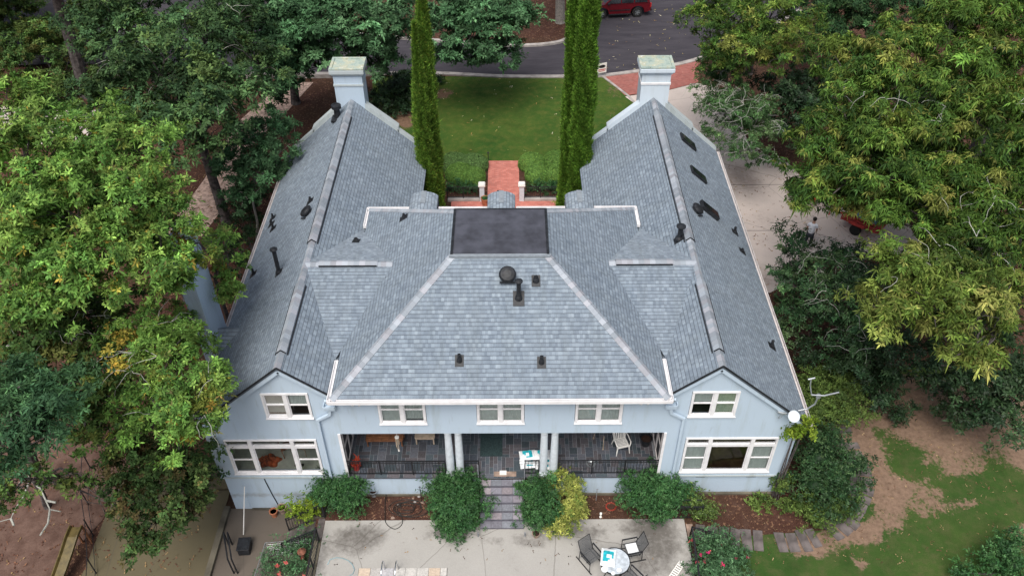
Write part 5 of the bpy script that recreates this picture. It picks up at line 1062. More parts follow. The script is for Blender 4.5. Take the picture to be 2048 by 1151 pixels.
def bag(u,v,label,loc,rz,s=1.,group=None,tilt=0):
    b=thing('plastic_sack',label,'sack',loc,rz,group)
    n,k=10,8; m=MB(); vs=[];fs=[]
    def pil(x,y): return .085*s*(max(0,(1-abs(x)**3.2)*(1-abs(y)**3.2)))**.45
    for j in range(k+1):
        for i in range(n+1):
            x,y=i/n*2-1,j/k*2-1; w_=1-.06*math.cos(y*2.5); vs.append((x*.34*s,y*.24*s*w_,.09*s+pil(x,y)+random.uniform(-.006,.006)))
    o=len(vs)
    for j in range(k+1):
        for i in range(n+1):
            x,y=i/n*2-1,j/k*2-1; vs.append((x*.34*s,y*.24*s,.09*s-pil(x,y)))
    q=lambda i,j:j*(n+1)+i
    for j in range(k):
        for i in range(n): fs+=[(q(i,j),q(i+1,j),q(i+1,j+1),q(i,j+1)),(o+q(i,j),o+q(i,j+1),o+q(i+1,j+1),o+q(i+1,j))]
    m.add(vs,fs); m.build('sack_body','bag_white',b)
    m=MB(); vs=[];fs=[]; L=[(i,j) for j in range(k+1) for i in range(n+1)]
    for (i,j) in L: x,y,z=m_top(x_=i/n*2-1,y_=j/k*2-1,s=s,pil=pil); vs.append((x,y,z))
    for j in range(k):
        for i in range(n):
            x,y=(i+.5)/n*2-1,(j+.5)/k*2-1
            if (-.55<x<.7 and -.75<y<.85 and x+y*.5>-.45 and not(abs(x-.05)<.2 and abs(y+.1)<.3)): fs.append((q(i,j),q(i+1,j),q(i+1,j+1),q(i,j+1)))
    m.add(vs,fs); m.build('sack_print','teal',b); return b
def m_top(x_,y_,s,pil): return (x_*.34*s,y_*.24*s,.09*s+pil(x_,y_)+.012)
for i,(x,y,z,rz,lb) in enumerate([(1.0,.55,ZF+.0,.1,'teal and white sack at the bottom left of the porch stack'),(1.6,.5,ZF+.0,-.05,'teal and white sack behind the right pair of columns'),(1.0,.62,ZF+.17,-.08,'teal and white sack, middle of the left porch pile'),(1.62,.6,ZF+.17,.06,'teal and white sack lying on the one behind the columns'),(.98,.68,ZF+.34,.12,'teal and white sack on top of the left porch pile'),(1.55,.7,ZF+.34,.02,'teal and white sack on top of the right porch pile')]):
    bag(0,0,lb,(x,y,z),rz,.9,'sacks stacked on the porch')
def plastic_chair(loc,rz,label):
    c=thing('plastic_chair',label,'chair',loc,rz)
    m=MB()
    for i in range(7): m.box(-.21,.21,-.22+i*.063,-.18+i*.063,.41,.43)
    m.box(-.24,-.2,-.25,.22,.395,.435); m.box(.2,.24,-.25,.22,.395,.435); m.box(-.24,.24,-.27,-.22,.39,.44); m.build('seat','white_plastic',c,bevel=.006)
    m=MB()
    for i in range(6): x=-.17+i*.068; m.beam((x,.2,.42),(x*1.15,.34,.82),.036,.015)
    m.beam((-.25,.33,.84),(.25,.33,.84),.03,.07); m.beam((-.22,.2,.42),(-.25,.34,.84),.04,.03); m.beam((.22,.2,.42),(.25,.34,.84),.04,.03); m.build('backrest','white_plastic',c)
    for s in (-1,1):
        m=MB(); m.tube([(s*.25,.3,.66),(s*.29,.05,.65),(s*.29,-.22,.63),(s*.27,-.27,.55)],.022,6); m.build('armrest','white_plastic',c)
        m=MB(); m.tube([(s*.23,-.24,.42),(s*.27,-.29,0)],[.03,.02],6); m.tube([(s*.27,-.27,.58),(s*.25,-.26,.4)],.022,6); m.build('leg','white_plastic',c)
        m=MB(); m.tube([(s*.22,.2,.42),(s*.25,.32,0)],[.03,.02],6); m.build('leg','white_plastic',c)
plastic_chair((4.62,1.28,ZF+.01),.25,'white slatted plastic armchair on the right half of the porch')
m=MB(); m.lathe((3.41,.55,ZF),[(.1,0),(.17,.03),(.185,.06),(.165,.06),(.1,.02)],20,cap=False); m.lathe((3.41,.55,ZF),[(.05,0),(.05,.05)],10); tag(m.build('pet_bowl','galvanised'),'round metal dish on the porch floor behind the right railing','bowl')
cr=[]
for (u,v,u2,v2,lb) in ((1208,872,1206,898,'pale stick leaning by the plastic chair on the porch'),(1189,868,1187,876,'short pale stick left of the leaning one on the porch')):
    a,b=Gv(u,v,ZF+.9),Gv(u2,v2,ZF+.02); m=MB(); m.tube([a,b],.014,6); m.lathe(b,[(.03,0),(.03,.05)],8); tag(m.build('walking_stick','wood_pale'),lb,'stick')
pp=thing('porch_planter','dark round planter in the right corner of the porch','planter',(5.62,1.5,ZF))
m=MB(); m.lathe((0,0,0),[(.15,0),(.22,.35),(.25,.4),(.22,.4),(.2,.33)],16); m.build('pot','black_plastic',pp); m=MB(); m.lathe((0,0,.33),[(.2,0),(.19,.01)],14); m.build('soil','soil',pp)
m=MB(); m.box(-.08,.18,-.02+.1,.28,ZF+.004,ZF+.01); tag(m.build('paper_sheet','white_plastic'),'white sheet lying at the top of the garden steps','paper')
m=MB(); m.box(-.3,.55,.01,.24,ZF+.001,ZF+.004); tag(m.build('door_mat','sandstone'),'reddish brown mat at the very top of the garden steps','mat')
rp_=thing('red_planter','orange red planter pot at the left end of the porch railing','planter',(-5.55,.4,ZF))
m=MB(); m.lathe((0,0,0),[(.12,0),(.17,.3),(.19,.36),(.16,.36),(.14,.3)],14); m.build('pot','machine_red',rp_); 
leaf_mesh('leaves',np.array([[-5.55,.4,ZF+.4]])+rng.normal(0,.07,(30,3)),np.tile([[0,0,1.]],(30,1)),np.tile([[.4,.06,.03]],(30,1)),5,.1,.04,.2,1.,'leaf',rp_,(-5.55,.4,ZF))
# sunroom contents seen through the left window
fc=thing('floor_cushion','crumpled orange blanket on the floor behind the left picture window','blanket',(-8.95,.75,1.23))
m=MB(); vs=[];fs=[]; n=12
for j in range(n+1):
    for i in range(n+1):
        x,y=i/n*2-1,j/n*2-1; rr_=max(abs(x),abs(y))/(math.hypot(x,y)+1e-6)*(1+.18*math.sin(5*math.atan2(y,x))); vs.append((x*.42*rr_,y*.3*rr_,max(.0,.24*(1-x*x)*(1-y*y)*(1+.7*math.sin(x*9+y*3)*math.cos(y*8-x*5)))))
for j in range(n):
    for i in range(n): fs.append((j*(n+1)+i,j*(n+1)+i+1,(j+1)*(n+1)+i+1,(j+1)*(n+1)+i))
m.add(vs,fs); m.build('blanket','orange',fc)
fch=thing('folding_chair','dark folding chair standing inside the left picture window','chair',(-8.35,1.15,1.23),.6)
m=MB()
for s in (-1,1): m.beam((s*.2,-.2,0),(s*.2,.2,.8),.03,.03); m.beam((s*.18,.22,0),(s*.18,-.18,.45),.03,.03)
m.build('frame','wood',fch); m=MB(); m.box(-.2,.2,-.2,.16,.43,.46); m.build('seat','wood',fch); m=MB(); m.beam((-.2,.16,.72),(.2,.16,.72),.02,.14); m.build('backrest','wood',fch)
sc2=thing('slatted_chair','white slatted chair inside the left picture window','chair',(-7.75,1.2,1.23),-.2)
m=MB()
for i in range(8): m.box(-.24,.24,-.22+i*.06,-.185+i*.06,.42,.44)
m.build('seat','wood_pale',sc2); m=MB()
for s in (-1,1):
    for y in (-.2,.2): m.beam((s*.22,y,0),(s*.22,y,.42),.03,.03)
m.build('leg_frame','wood_pale',sc2)
m=MB(); m.box(-7.95,-7.6,.5,.62,1.225,1.24); tag(m.build('floor_vent','black_metal'),'dark floor register inside the left picture window','vent')
# ---- planting bed items ----
def hose(name,label,pts,r,mat):
    m=MB(); m.tube([Vector(p) for p in pts],r,6); return tag(m.build(name,mat,smooth=True),label,'hose')
c=G(815,1015,.05); P=[]
for k in range(90):
    a=k*.33; rr=.28+.12*math.sin(k*.21)+.09*math.sin(k*.07); P.append((c[0]+math.cos(a)*(rr*1.7)+.1*math.sin(k*.05),c[1]+math.sin(a)*rr*.95,.04+.0004*k+.01*math.sin(k)))
q=[G(800,1025,.05),G(805,1045,.05),G(790,1057,.05),G(772,1045,.05),G(770,1020,.05),G(771,985,.05)]
P+= [(p.x,p.y,.05) for p in smooth_pts([Vector(P[-1])]+[Vector(x) for x in q],6)] if 0 else [tuple(x) for x in q]
PP=[Vector(p) for p in P]; sm=[]
for i in range(len(PP)-1):
    a_,b_,c_,d_=PP[max(i-1,0)],PP[i],PP[i+1],PP[min(i+2,len(PP)-1)]
    for j in range(4): t_=j/4; sm.append(.5*((2*b_)+(c_-a_)*t_+(2*a_-5*b_+4*c_-d_)*t_*t_+(3*b_-a_-3*c_+d_)*t_**3))
hose('garden_hose','black garden hose coiled loosely in the mulch bed left of the steps',sm,.014,'hose_black')
c=G(1222,1012,.05); hose('garden_hose','thin red hose curled in the mulch right of the golden shrub',[(c[0]+.22*math.cos(k*.5)*(1-.01*k),c[1]+.2*math.sin(k*.5)*(1-.01*k),.03+.001*k) for k in range(26)],.009,'red_rubber')
hose('garden_hose','pale blue hose lying on the left corner of the patio',smooth_pts([(-6.5,-2.7,.06)],1) if 0 else [tuple(G(u,v,.05)) for u,v in [(655,1128),(660,1118),(672,1114),(685,1115),(697,1120),(705,1128),(709,1138),(706,1146),(698,1151),(690,1165)]],.014,'hose_blue')
for (u,v,r,h_,lb,mt) in ((748,990,.17,.34,'round bronze urn by the left mulch bed','rust'),):
    p=G(u,v,0); b=thing('garden_urn',lb,'urn',tuple(p)); m=MB(); m.lathe((0,0,0),[(.1,0),(.07,.08),(.13,.2),(r,.3),(r+.02,h_),(r-.02,h_),(.12,.24)],20); m.build('urn_bowl','galvanised',b); m=MB(); m.lathe((0,0,.24),[(.13,0),(.12,.01)],14); m.build('soil','soil',b)
for u,v,h_,lb,mt in ((843,1001,.95,'thin blue black garden stake left of the rounded shrub','black_metal'),(775,1003,.5,'short dark garden stake in the left mulch bed','black_metal'),(1192,1000,.75,'thin grey garden stake in the right mulch bed','iron_grey')):
    p=G(u,v,0); m=MB(); m.tube([p,(p[0],p[1],h_)],.014,6); m.tube([(p[0]-.05,p[1],h_*.96),(p[0]+.05,p[1],h_*.96)],.01,6); tag(m.build('garden_stake',mt),lb,'stake')
p=G(1201,1033,0); m=MB(); m.lathe(tuple(p),[(.05,0),(.05,.03),(.02,.04),(.02,.16),(.05,.18),(.045,.26),(.01,.27)],10); tag(m.build('garden_light','white_plastic'),'small white garden light at the edge of the right mulch bed','garden light')
for i,(u,v,r) in enumerate(((826,996,.05),(838,992,.07),(845,1004,.08),(830,1003,.06),(785,1035,.09),(795,1008,.04),(808,990,.05))):
    p=G(u,v,.0); m=MB(); bmx=[(math.cos(a)*r*random.uniform(.8,1.2),math.sin(a)*r*.7*random.uniform(.8,1.2)) for a in np.arange(0,6.28,.8)]
    m.prism([(x*.75,y*.75,r*.6) for x,y in bmx],(0,0,-.02)); m.add([(x,y,0) for x,y in bmx]+[(x*.75,y*.75,r*.6) for x,y in bmx],[(i_,(i_+1)%8,(i_+1)%8+8,i_+8) for i_ in range(8)])
    o=m.build('bed_stone','kerb' if i%2 else 'sandstone'); o.location=p; tag(o,['flat pale stone nearest the wall beside the stake','small white stone just right of the hose coil','pale stone lowest right of the hose coil','tan stone between hose coil and stake','square tan stone at the patio edge inside the hose loop','tiny white stone left above the hose coil','small tan stone above the hose coil'][i],'stone','loose stones in the left mulch bed')
pt=thing('flower_pot','weathered grey pot with lime leaves at the foot of the steps','pot',(1.27,-1.82,.035))
m=MB(); m.lathe((0,0,0),[(.1,0),(.14,.16),(.16,.2),(.13,.2),(.12,.16)],16); m.build('pot','sandstone',pt); m=MB(); m.lathe((0,0,.16),[(.125,0),(.12,.01)],12); m.build('soil','soil',pt)
# ---- patio set ----
def sling_chair(loc,rz,label,cushion=False):
    c=thing('sling_chair',label,'chair',loc,rz,'sling chairs around the patio table')
    def net(name,a,b,p,q,n=9):
        m=MB(); a,b,p,q=map(Vector,(a,b,p,q))
        for i in range(n*2):
            t0,t1=i/(n*2),(i+.78)/(n*2); m.add([a.lerp(b,t0),a.lerp(b,t1),q.lerp(p,t1) if 0 else p.lerp(q,t1),p.lerp(q,t0)],[(0,1,2,3)])
        return m.build(name,'sling',c)
    net('seat',(-.24,-.25,.42),(.24,-.25,.42),(-.24,.22,.38),(.24,.22,.38)); net('backrest',(-.24,.22,.39),(.24,.22,.39),(-.24,.46,.98),(.24,.46,.98))
    for s in (-1,1):
        m=MB(); x=s*.26
        m.tube([(x,-.27,.4),(x,.22,.38),(x,.47,1.0)],.016,6); m.build('side_rail','black_metal',c)
        m=MB(); m.beam((s*.3,-.3,.62),(s*.3,.28,.62),.05,.02); m.tube([(s*.29,-.29,.6),(s*.29,-.3,.02)],.014,6); m.tube([(s*.29,.28,.6),(s*.29,.3,.02)],.014,6); m.build('arm_frame','black_metal',c)
        m=MB(); m.beam((s*.3,-.42,.03),(s*.3,.46,.03),.03,.03); m.build('sled_runner','black_metal',c)
    m=MB(); m.tube([(-.26,.47,1.0),(.26,.47,1.0)],.014,6); m.tube([(-.29,-.1,.36),(.29,-.1,.36)],.014,6); m.tube([(-.29,.2,.36),(.29,.2,.36)],.014,6); m.build('cross_bar','black_metal',c)
    if cushion:
        m=MB(); m.box(-.21,.21,-.2,.2,.42,.46); o=m.build('seat_pad','bag_white',bevel=.02); m2=Matrix.Rotation(rz,4,'Z'); o.location=loc; o.rotation_euler=(0,0,rz); tag(o,'crumpled white pad on the seat of the sling chair right of the table','cushion')
    return c
Z0=.035
sling_chair((*G(1182,1112,.4)[:2],Z0),R(35),'black mesh sled chair left of the patio table'); sling_chair((*G(1264,1098,.4)[:2],Z0),R(-78),'black mesh sled chair right of the table with white pad',True); sling_chair((*G(1262,1157,.4)[:2],Z0),R(-140),'black mesh sled chair cut off by the bottom edge of the photo')
tc=G(1230,1122,.7); tb=thing('patio_table','round glass patio table with dark rim at the bottom of the photo','table',(tc[0],tc[1],Z0))
m=MB(); m.lathe((0,0,.69),[(.5,0),(.52,.01),(.5,.02)],32); m.build('table_top','frost',tb); m=MB(); m.lathe((0,0,.66),[(.5,0),(.54,0),(.54,.06),(.515,.06),(.515,.02)],32,cap=False)
m.build('table_rim','black_metal',tb)
for k in range(4): a=k*math.pi/2+.5; m=MB(); m.tube([(.42*math.cos(a),.42*math.sin(a),.68),(.3*math.cos(a),.3*math.sin(a),.35),(.42*math.cos(a),.42*math.sin(a),0)],.018,6); m.build('leg','black_metal',tb)
p=G(1216,1116,.76); bag(0,0,'teal and white sack lying on the patio table',(p[0],p[1],.745),R(80),1.02)
for u,v,r,lb in ((1209,1139,.12,'wide white bowl at the left of the patio table'),(1238,1141,.09,'small white bowl at the right of the patio table'),(1226,1147,.07,'white cup between the two bowls')):
    p=G(u,v,.76); m=MB(); m.lathe((p[0],p[1],.745),[(r*.4,0),(r*.8,.03),(r,.07),(r*.93,.07),(r*.5,.02)],18); tag(m.build('bowl','bag_white'),lb,'bowl')
for x,lb in ((-4.2,'left'),(-3.72,'right')):
    m=MB(); pts=[(x,-3.15,.0)]+[(x,-3.15-.35+.35*math.cos(a),.55+.28*math.sin(a)) for a in np.linspace(0,math.pi,9)]+[(x,-3.85,-.5)]
    m.tube(pts,.022,8); tag(m.build('pool_rail','chrome',smooth=True),lb+' chrome grab rail arching over the pool edge','handrail','pool grab rails')
# pale folded lounger at the right bottom
lg=thing('folding_lounger','white folded lounger lying at the right bottom of the patio','lounger',(*G(1352,1142,.1)[:2],Z0),R(52))
m=MB(); m.box(-.45,.45,-.12,-.09,.06,.09); m.box(-.45,.45,.09,.12,.06,.09); m.build('frame','white_plastic',lg); m=MB()
for i in range(9): m.box(-.42+i*.095,-.36+i*.095,-.1,.1,.09,.1)
m.build('slats','white_plastic',lg)
p=G(1363,1122,.3); m=MB(); m.lathe((p[0],p[1],.03),[(.05,0),(.055,.2),(.02,.25),(.02,.3)],10); tag(m.build('spray_bottle','white_plastic'),'small white bottle beside the rose bush on the patio','bottle')
# ---- right steps, gate and rails ----
rs_=thing('garden_steps','three short stone steps from the patio down to the slab path','steps',(7.2,-1.6,0))
for i in range(3):
    m=MB(); m.box(-.28+i*.26,-.03+i*.26,-.28,.28,-.15,.03-i*.05+.0); m.build('tread',('sandstone','bag_white','stone_slab')[i],rs_,bevel=.01)
gt=thing('iron_gate','black iron panel standing over the right steps below the shrub','gate',(6.95,-1.05,0))
railing('gate_panel',(6.55,-1.12,.1),(7.5,-1.14,.1),h=.75,gap=.1,parent=gt,off=(6.95,-1.05,0)); m=MB(); 
for a,b in (((6.55,-1.12,.88),(6.6,-.85,.88)),((6.6,-.85,.88),(7.45,-.85,.88)),((7.45,-.85,.88),(7.5,-1.14,.88))): m.beam(a,b,.035,.025)
m.build('gate_top','black_metal',gt,(6.95,-1.05,0))
rl=thing('iron_railing','black iron railing along the right edge of the patio beside the roses','railing',(6.9,-2.,0))
railing('railing_panel',(6.93,-2.0,.03),(6.85,-4.5,.03),h=.85,gap=.12,parent=rl,off=(6.9,-2.,0)); railing('railing_panel',(6.93,-2.,.03),(7.7,-2.15,-.1),h=.85,gap=.12,parent=rl,off=(6.9,-2.,0))
# ---- left retaining wall, steps, rails ----
rt=thing('retaining_wall','low retaining wall between the patio and the sunken court','wall',(-6.85,-4,-.95))
m=MB(); m.box(-7.0,-6.7,-20,-1.95,-1.2,.05); m.box(-7.26,-6.7,-1.0,-.0,-1.2,.02); m.build('wall_body','concrete_dark',rt,(-6.85,-4,-.95))
ls=thing('garden_steps','grey stone steps dropping left from the patio corner to the sunken court','steps',(-7.5,-1.45,-.95))
for i in range(6):
    m=MB(); m.box(-6.7-(i+1)*.25,-6.7-i*.25,-1.95,-1.02,-1.05,.012-i*.158); m.build('tread','stone_slab',ls,(-7.5,-1.45,-.95),bevel=.01)
for (lb,pa,pb,d) in (('black iron railing along the left edge of the patio',(-6.78,-1.95,.04),(-6.78,-5.5,.04),0),('black iron stair rail on the near side of the left steps',(-6.75,-2.0,.0),(-8.2,-2.0,-.93),0),('black iron stair rail on the far side of the left steps',(-6.75,-.95,.0),(-8.25,-.95,-.93),0),('short black iron railing above the left end of the mulch bed',(-6.72,-.98,.02),(-6.72,-.2,.02),0)):
    q=thing('iron_railing',lb,'railing',pa); railing('railing_panel',pa,pb,h=.82,gap=.12,parent=q,off=pa)
for (x,y,r,lb,fill) in ((-8.95,-.28,.15,'left of the two clay pots under the left gable','terracotta'),(-8.66,-.1,.17,'right of the two clay pots, by the yellow green shrub','terracotta')):
    b=thing('clay_pot',lb,'pot',(x,y,-.93),group='clay pots under the left gable'); m=MB(); m.lathe((0,0,0),[(r*.65,0),(r*.95,.28),(r*1.1,.3),(r*1.12,.36),(r*.9,.36),(r*.85,.3)],18); m.build('pot','terracotta' if x<-8.8 else 'sandstone',b); m=MB(); m.lathe((0,0,.29),[(r*.88,0),(r*.85,.01)],14); m.build('soil','soil',b)
m=MB(); m.tube([G(489,972,.95),G(487,1068,-.85)],.02,8); tag(m.build('white_pole','white_plastic'),'long white pole leaning against the lower left wall','pole')
m=MB(); m.tube([(-9.05,.045,1.1),(-8.95,.04,.2),(-8.8,.045,-.9)],.018,6); tag(m.build('black_cable','black_plastic'),'black cable running down the lower left wall to the clay pots','cable')
ac=thing('black_box','black lidded utility box at the foot of the white pole','box',(-9.75,-1.75,-.92),.05); m=MB(); m.box(-.22,.22,-.26,.26,0,.36); m.build('box_body','black_plastic',ac,bevel=.03); m=MB(); m.box(-.24,.24,-.28,.28,.36,.41); m.build('box_lid','black_plastic',ac,bevel=.015)
br=thing('pipe_rail','black double pipe handrail at the left edge of the sunken court','railing',(-10.3,-1.7,-.95))
for q in (0,.14):
    m=MB(); m.tube([(-10.45+q,-1.55,-.95),(-10.42+q,-1.6,.02),(-10.0+q,-2.7,.0),(-9.95+q,-2.75,-.95)],.03,8); m.build('pipe','black_metal',br,(-10.3,-1.7,-.95))
wf=thing('wire_fence','thin grey wire mesh enclosure in front of the left rose bush','fence',(-8.4,-2.5,-.95))
m=MB(); A_,B_,C_=Vector((-8.77,-2.04,.0)),Vector((-7.1,-1.9,.02)),Vector((-8.95,-4.6,.0)); m.tube([B_,A_,C_],.016,6)
for p in (A_,B_,C_): m.tube([p,(p.x,p.y,-.95)],.016,6)
m.build('fence_frame','galvanised',wf,(-8.4,-2.5,-.95))
m=MB()
for a,b in ((A_,B_),(A_,C_)):
    n=int((b-a).length/.09)
    for i in range(n): p=a.lerp(b,i/n); m.tube([p,(p.x,p.y,-.95)],.003,3,cap=False)
    for k in range(8): z=Vector((0,0,-.12*k)); m.tube([a+z,b+z],.003,3,cap=False)
m.build('wire_mesh','galvanised',wf,(-8.4,-2.5,-.95))
bf=thing('bird_feeder','rusty conical bird feeder on a post among the roses','bird feeder',(-7.25,-2.62,-.9)); m=MB(); m.lathe((0,0,1.25),[(.14,0),(.16,.02),(.02,.18),(.015,.24)],14); m.build('feeder_roof','rust',bf); m=MB(); m.tube([(0,0,0),(0,0,1.25)],.03,8); m.lathe((0,0,1.0),[(.07,0),(.08,.2)],10); m.build('post','rust',bf)
cw=thing('court_curb','low mossy curb with iron posts between court and drive','kerb wall',(-10.9,-3,-1.1))
m=MB(); m.box(-10.98,-10.76,-12,.05,-1.3,-.72); m.build('curb_body','concrete_dark',cw,(-10.9,-3,-1.1))
# left boundary fence and slide
bfn=thing('mesh_fence','dark wire fence between the earth path and the low drive','fence',(-16.3,-.5,-1.1)); pts=[(-17.2,2.2),(-16.6,.4),(-15.9,-1.),(-15.2,-2.6),(-14.6,-4.5)]
m=MB()
for a,b in zip(pts,pts[1:]): m.beam((*a,-.1),(*b,-.1),.022,.022); m.beam((*a,-1.0),(*b,-1.0),.02,.02)
for a in pts: m.beam((*a,-1.2),(*a,.0),.035,.035)
m.build('fence_frame','black_metal',bfn,(-16.3,-.5,-1.1))
sl_=thing('playground_slide','olive yellow plastic slide at the lower left corner','slide',(-16.2,-2.6,-1.15)); m=MB()
path=[(-16.02,-1.35,.0),(-16.05,-1.75,-.05),(-16.15,-2.3,-.35),(-16.3,-2.9,-.7),(-16.45,-3.6,-1.0),(-16.5,-4.2,-1.05)]
prf=[(-.24,.16),(-.2,.17),(-.17,.03),(.17,.03),(.2,.17),(.24,.16),(.2,-.03),(-.2,-.03)]
vs=[(x+a,y,z+b) for x,y,z in path for a,b in prf]; n=len(prf)
m.add(vs,[(i*n+k,i*n+(k+1)%n,(i+1)*n+(k+1)%n,(i+1)*n+k) for i in range(len(path)-1) for k in range(n)]+[tuple(range(n))]); m.build('slide_chute','slide_olive',sl_,(-16.2,-2.6,-1.15),smooth=False)
m=MB(); m.beam((-16.2,-1.3,-1.15),(-16.2,-1.3,.05),.06,.06); m.beam((-15.85,-1.3,-1.15),(-15.85,-1.3,.05),.06,.06); m.build('slide_leg','wood',sl_,(-16.2,-2.6,-1.15))
dbr=thing('fallen_branch','pale forked bare branch hanging at the lower left corner','branch',(-18.5,.6,1.2)); m=MB()
for pp_ in ([(55,935),(60,958),(48,990),(30,1018),(22,1036),(0,1042)],[(60,958),(80,975),(92,1000),(100,1018),(122,1022)],[(22,1036),(28,1050)],[(92,1000),(112,1004)],[(60,958),(40,965),(36,973)],[(100,1018),(96,1045),(80,1070)]): m.tube([G(u,v,1.3-.004*abs(v-960)) for u,v in pp_],[.045-.006*i for i in range(len(pp_))],6)
m.build('branch_wood','twig_pale',dbr,(-18.5,.6,1.2))
# ---- beyond the drive on the right: trailer, barrel, wheelbarrow, person ----
tr=thing('utility_trailer','red utility trailer half hidden by leaves beyond the concrete drive','trailer',(18.9,16.2,.42),R(-42))
m=MB(); m.box(-1.,1.,-.6,.6,.5,.56); m.build('bed','machine_red',tr); 
for s in (-1,1):
    m=MB(); 
    for z in (.75,.95): m.beam((-1.,s*.6,z),(1.,s*.6,z),.05,.04)
    for x in (-1,-.33,.33,1): m.beam((x,s*.6,.5),(x,s*.6,.97),.05,.05)
    m.build('side_rail','machine_red',tr)
    m=MB(); m.lathe((-.1,s*.72-.09,.3),[(.12,0),(.28,0),(.3,.04),(.3,.14),(.28,.18),(.12,.18)],18,axis=(0,1,0)); m.build('wheel','tyre',tr)
    m=MB(); m.box(-.5,.3,min(s*.62,s*.86),max(s*.62,s*.86),.62,.66); m.build('mudguard','machine_red',tr)
m=MB(); m.beam((-1.,0,.45),(-1.9,0,.4),.08,.06); m.tube([(-1.85,0,0),(-1.85,0,.6)],.03,6); m.build('drawbar','machine_red',tr)
b=thing('blue_barrel','blue drum lying in the red trailer under the leaves','barrel',(18.95,16.1,1.0),R(-42)); m=MB(); m.lathe((-.5,0,.2),[(.2,0),(.22,.02),(.22,.33),(.235,.34),(.235,.37),(.22,.38),(.22,.65),(.235,.66),(.235,.69),(.22,.7),(.22,1.0),(.2,1.02)],20,axis=(1,0,0)); m.build('drum','barrel_blue',b)
wb=thing('wheelbarrow','red wheelbarrow under the leaves at the edge of the drive','wheelbarrow',(16.9,18.5,.4),.8)
m=MB(); vs=[(-.3,-.22,.35),(.3,-.18,.35),(.3,.18,.35),(-.3,.22,.35),(-.45,-.35,.62),(.48,-.3,.62),(.48,.3,.62),(-.45,.35,.62)]; m.add(vs,[(0,3,2,1),(0,1,5,4),(1,2,6,5),(2,3,7,6),(3,0,4,7)]); m.build('tray','light_red',wb)
for s in (-1,1): m=MB(); m.tube([(.65,s*.08,.2),(.1,s*.2,.34),(-.95,s*.28,.58)],.02,6); m.tube([(-.25,s*.22,.35),(-.3,s*.25,0)],.015,6); m.build('handle','wood_pale',wb)
m=MB(); m.lathe((.65,-.04,.2),[(.08,0),(.19,.0),(.2,.02),(.2,.06),(.19,.08),(.08,.08)],16,axis=(0,1,0)); m.build('wheel','tyre',wb)
def skinmesh(name,verts,edges,radii,mat,parent,sub=2):
    me=bpy.data.meshes.new(name); me.from_pydata(verts,edges,[]); o=link(name,me,mat,parent); sk=o.modifiers.new('skin','SKIN'); sk.use_smooth_shade=True
    for v,r in zip(me.skin_vertices[0].data,radii): v.radius=(r,r) if isinstance(r,(int,float)) else r
    me.skin_vertices[0].data[0].use_root=True; ss=o.modifiers.new('sub','SUBSURF'); ss.levels=sub; ss.render_levels=sub; return o
pe=thing('person','person in a white T-shirt and dark trousers standing on the drive','person',(15.62,14.75,.34),R(150))
V=[(0,0,.95),(0,-.03,1.12),(0,-.08,1.32),(0,-.12,1.45),(0,-.16,1.54),(0,-.2,1.64),(0,-.2,1.74),
   (.1,0,.9),(.12,.02,.5),(.12,.05,.08),(.12,-.1,.04),(-.1,0,.9),(-.13,-.06,.5),(-.14,-.02,.08),(-.14,-.17,.04),
   (.19,-.1,1.4),(.25,-.12,1.14),(.24,-.28,.95),(.23,-.34,.88),(-.19,-.1,1.4),(-.25,-.12,1.14),(-.22,-.3,.97),(-.21,-.36,.9)]
E_=[(0,1),(1,2),(2,3),(3,4),(4,5),(5,6),(0,7),(7,8),(8,9),(9,10),(0,11),(11,12),(12,13),(13,14),(3,15),(15,16),(16,17),(17,18),(3,19),(19,20),(20,21),(21,22)]
Rr=[(.15,.11),(.13,.1),(.15,.1),(.13,.09),.055,.085,.08,.09,.06,.04,.035,.09,.06,.04,.035,.055,.045,.035,.03,.055,.045,.035,.03]
bd=skinmesh('body',V,E_,Rr,'skin',pe)
for s in (-1,1):
    for f in range(5):
        b0=Vector((s*.225+(f-2)*.014,-.35,.87)); m=[tuple(b0),tuple(b0+Vector((s*.004*(f-2),-.03,-.035-(.004 if f in(1,2,3) else 0)))),tuple(b0+Vector((0,-.035,-.07+(.02 if f in (0,4) else 0))))]
        skinmesh('finger',m,[(0,1),(1,2)],[.01,.009,.007],'skin',pe,1)
skinmesh('t_shirt',[(0,0,.9),V[1],V[2],(0,-.125,1.46)]+[V[15],tuple(Vector(V[15]).lerp(Vector(V[16]),.6)),V[19],tuple(Vector(V[19]).lerp(Vector(V[20]),.6))],[(0,1),(1,2),(2,3),(3,4),(4,5),(3,6),(6,7)],[(.18,.14),(.16,.13),(.185,.135),(.1,.09),.1,.08,.1,.08],'cloth_white',pe)
skinmesh('trousers',[V[0],V[7],V[8],(.12,.05,.14),V[11],V[12],(-.14,-.02,.14)],[(0,1),(1,2),(2,3),(0,4),(4,5),(5,6)],[(.16,.12),.11,.085,.075,.11,.085,.075],'cloth_dark',pe)
for s in (-1,1):
    m=MB(); m.box(s*.13-.05,s*.13+.05,-.24 if s<0 else -.17,.05 if s<0 else .12,0,.09); m.build('shoe','black_plastic',pe,bevel=.03)
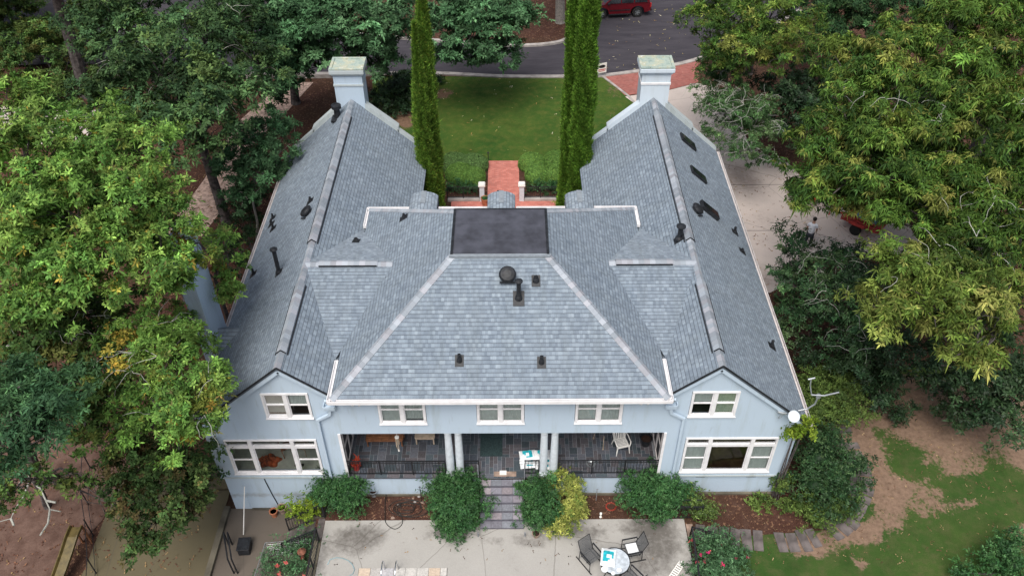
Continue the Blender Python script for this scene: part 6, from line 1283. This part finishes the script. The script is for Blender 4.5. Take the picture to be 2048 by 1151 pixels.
m=MB(); m.lathe((0,-.19,1.69),[(.09,-.03),(.105,.03),(.1,.08),(.06,.13),(.01,.145)],16); m.build('hair','hair',pe,smooth=True)
m=MB(); m.lathe((0,-.295,1.66),[(.02,-.02),(.015,.03)],6); m.build('nose','skin',pe)
for s in (-1,1): m=MB(); m.lathe((s*.035,-.285,1.69),[(.012,-.006),(.012,.006)],8,axis=(0,1,0)); m.build('eye','hair',pe)
# ---- fallen leaves ----
def litter(name,n,poly,z,cols,size,label):
    x0,x1,y0,y1=poly; x=rng.uniform(x0,x1,n); y=rng.uniform(y0,y1,n); P=np.stack([x,y,np.array([H(a,b) for a,b in zip(x,y)])+z],1)
    o=leaf_mesh(name,P,np.tile([[0,0,1.]],(n,1))+rng.normal(0,.25,(n,3)),np.array(cols)[rng.integers(0,len(cols),n)],2,size,size*.7,0,1.,'leaf',None,(0,0,0),.05,.1)
    return tag(o,label,'fallen leaves',kind='stuff')
YL=[(.5,.4,.15),(.55,.5,.3),(.35,.2,.08),(.6,.55,.4)]
litter('fallen_leaves',150,(4,15,33.6,45),.08,YL,.09,'pale leaves scattered on the asphalt road')
litter('fallen_leaves',60,(-7,6,23.5,33),.06,YL,.09,'yellow leaves scattered on the front lawn')
litter('fallen_leaves',50,(-6,6.5,-3.,-1.2),.05,[(.1,.06,.04),(.05,.035,.03),(.25,.15,.06)],.06,'brown leaves scattered on the patio')
litter('fallen_leaves',900,(8,20,-3,5),.045,[(.25,.15,.09),(.15,.08,.05),(.35,.25,.14)],.06,'brown leaf litter on the earth right of the house')
litter('fallen_leaves',2200,(-22,-11.5,-4,24),.06,[(.2,.1,.06),(.13,.06,.04),(.3,.2,.1)],.09,'brown leaf litter under the trees on the left')
litter('fallen_leaves',1200,(10.9,26,5,24),.05,[(.2,.1,.06),(.13,.06,.04),(.3,.2,.1)],.08,'brown leaf litter under the trees on the right')
litter('fallen_leaves',700,(-6,6.7,-1.08,-.05),.03,[(.2,.1,.07),(.12,.06,.045),(.3,.18,.12)],.05,'brown bark chips in the bed below the porch')
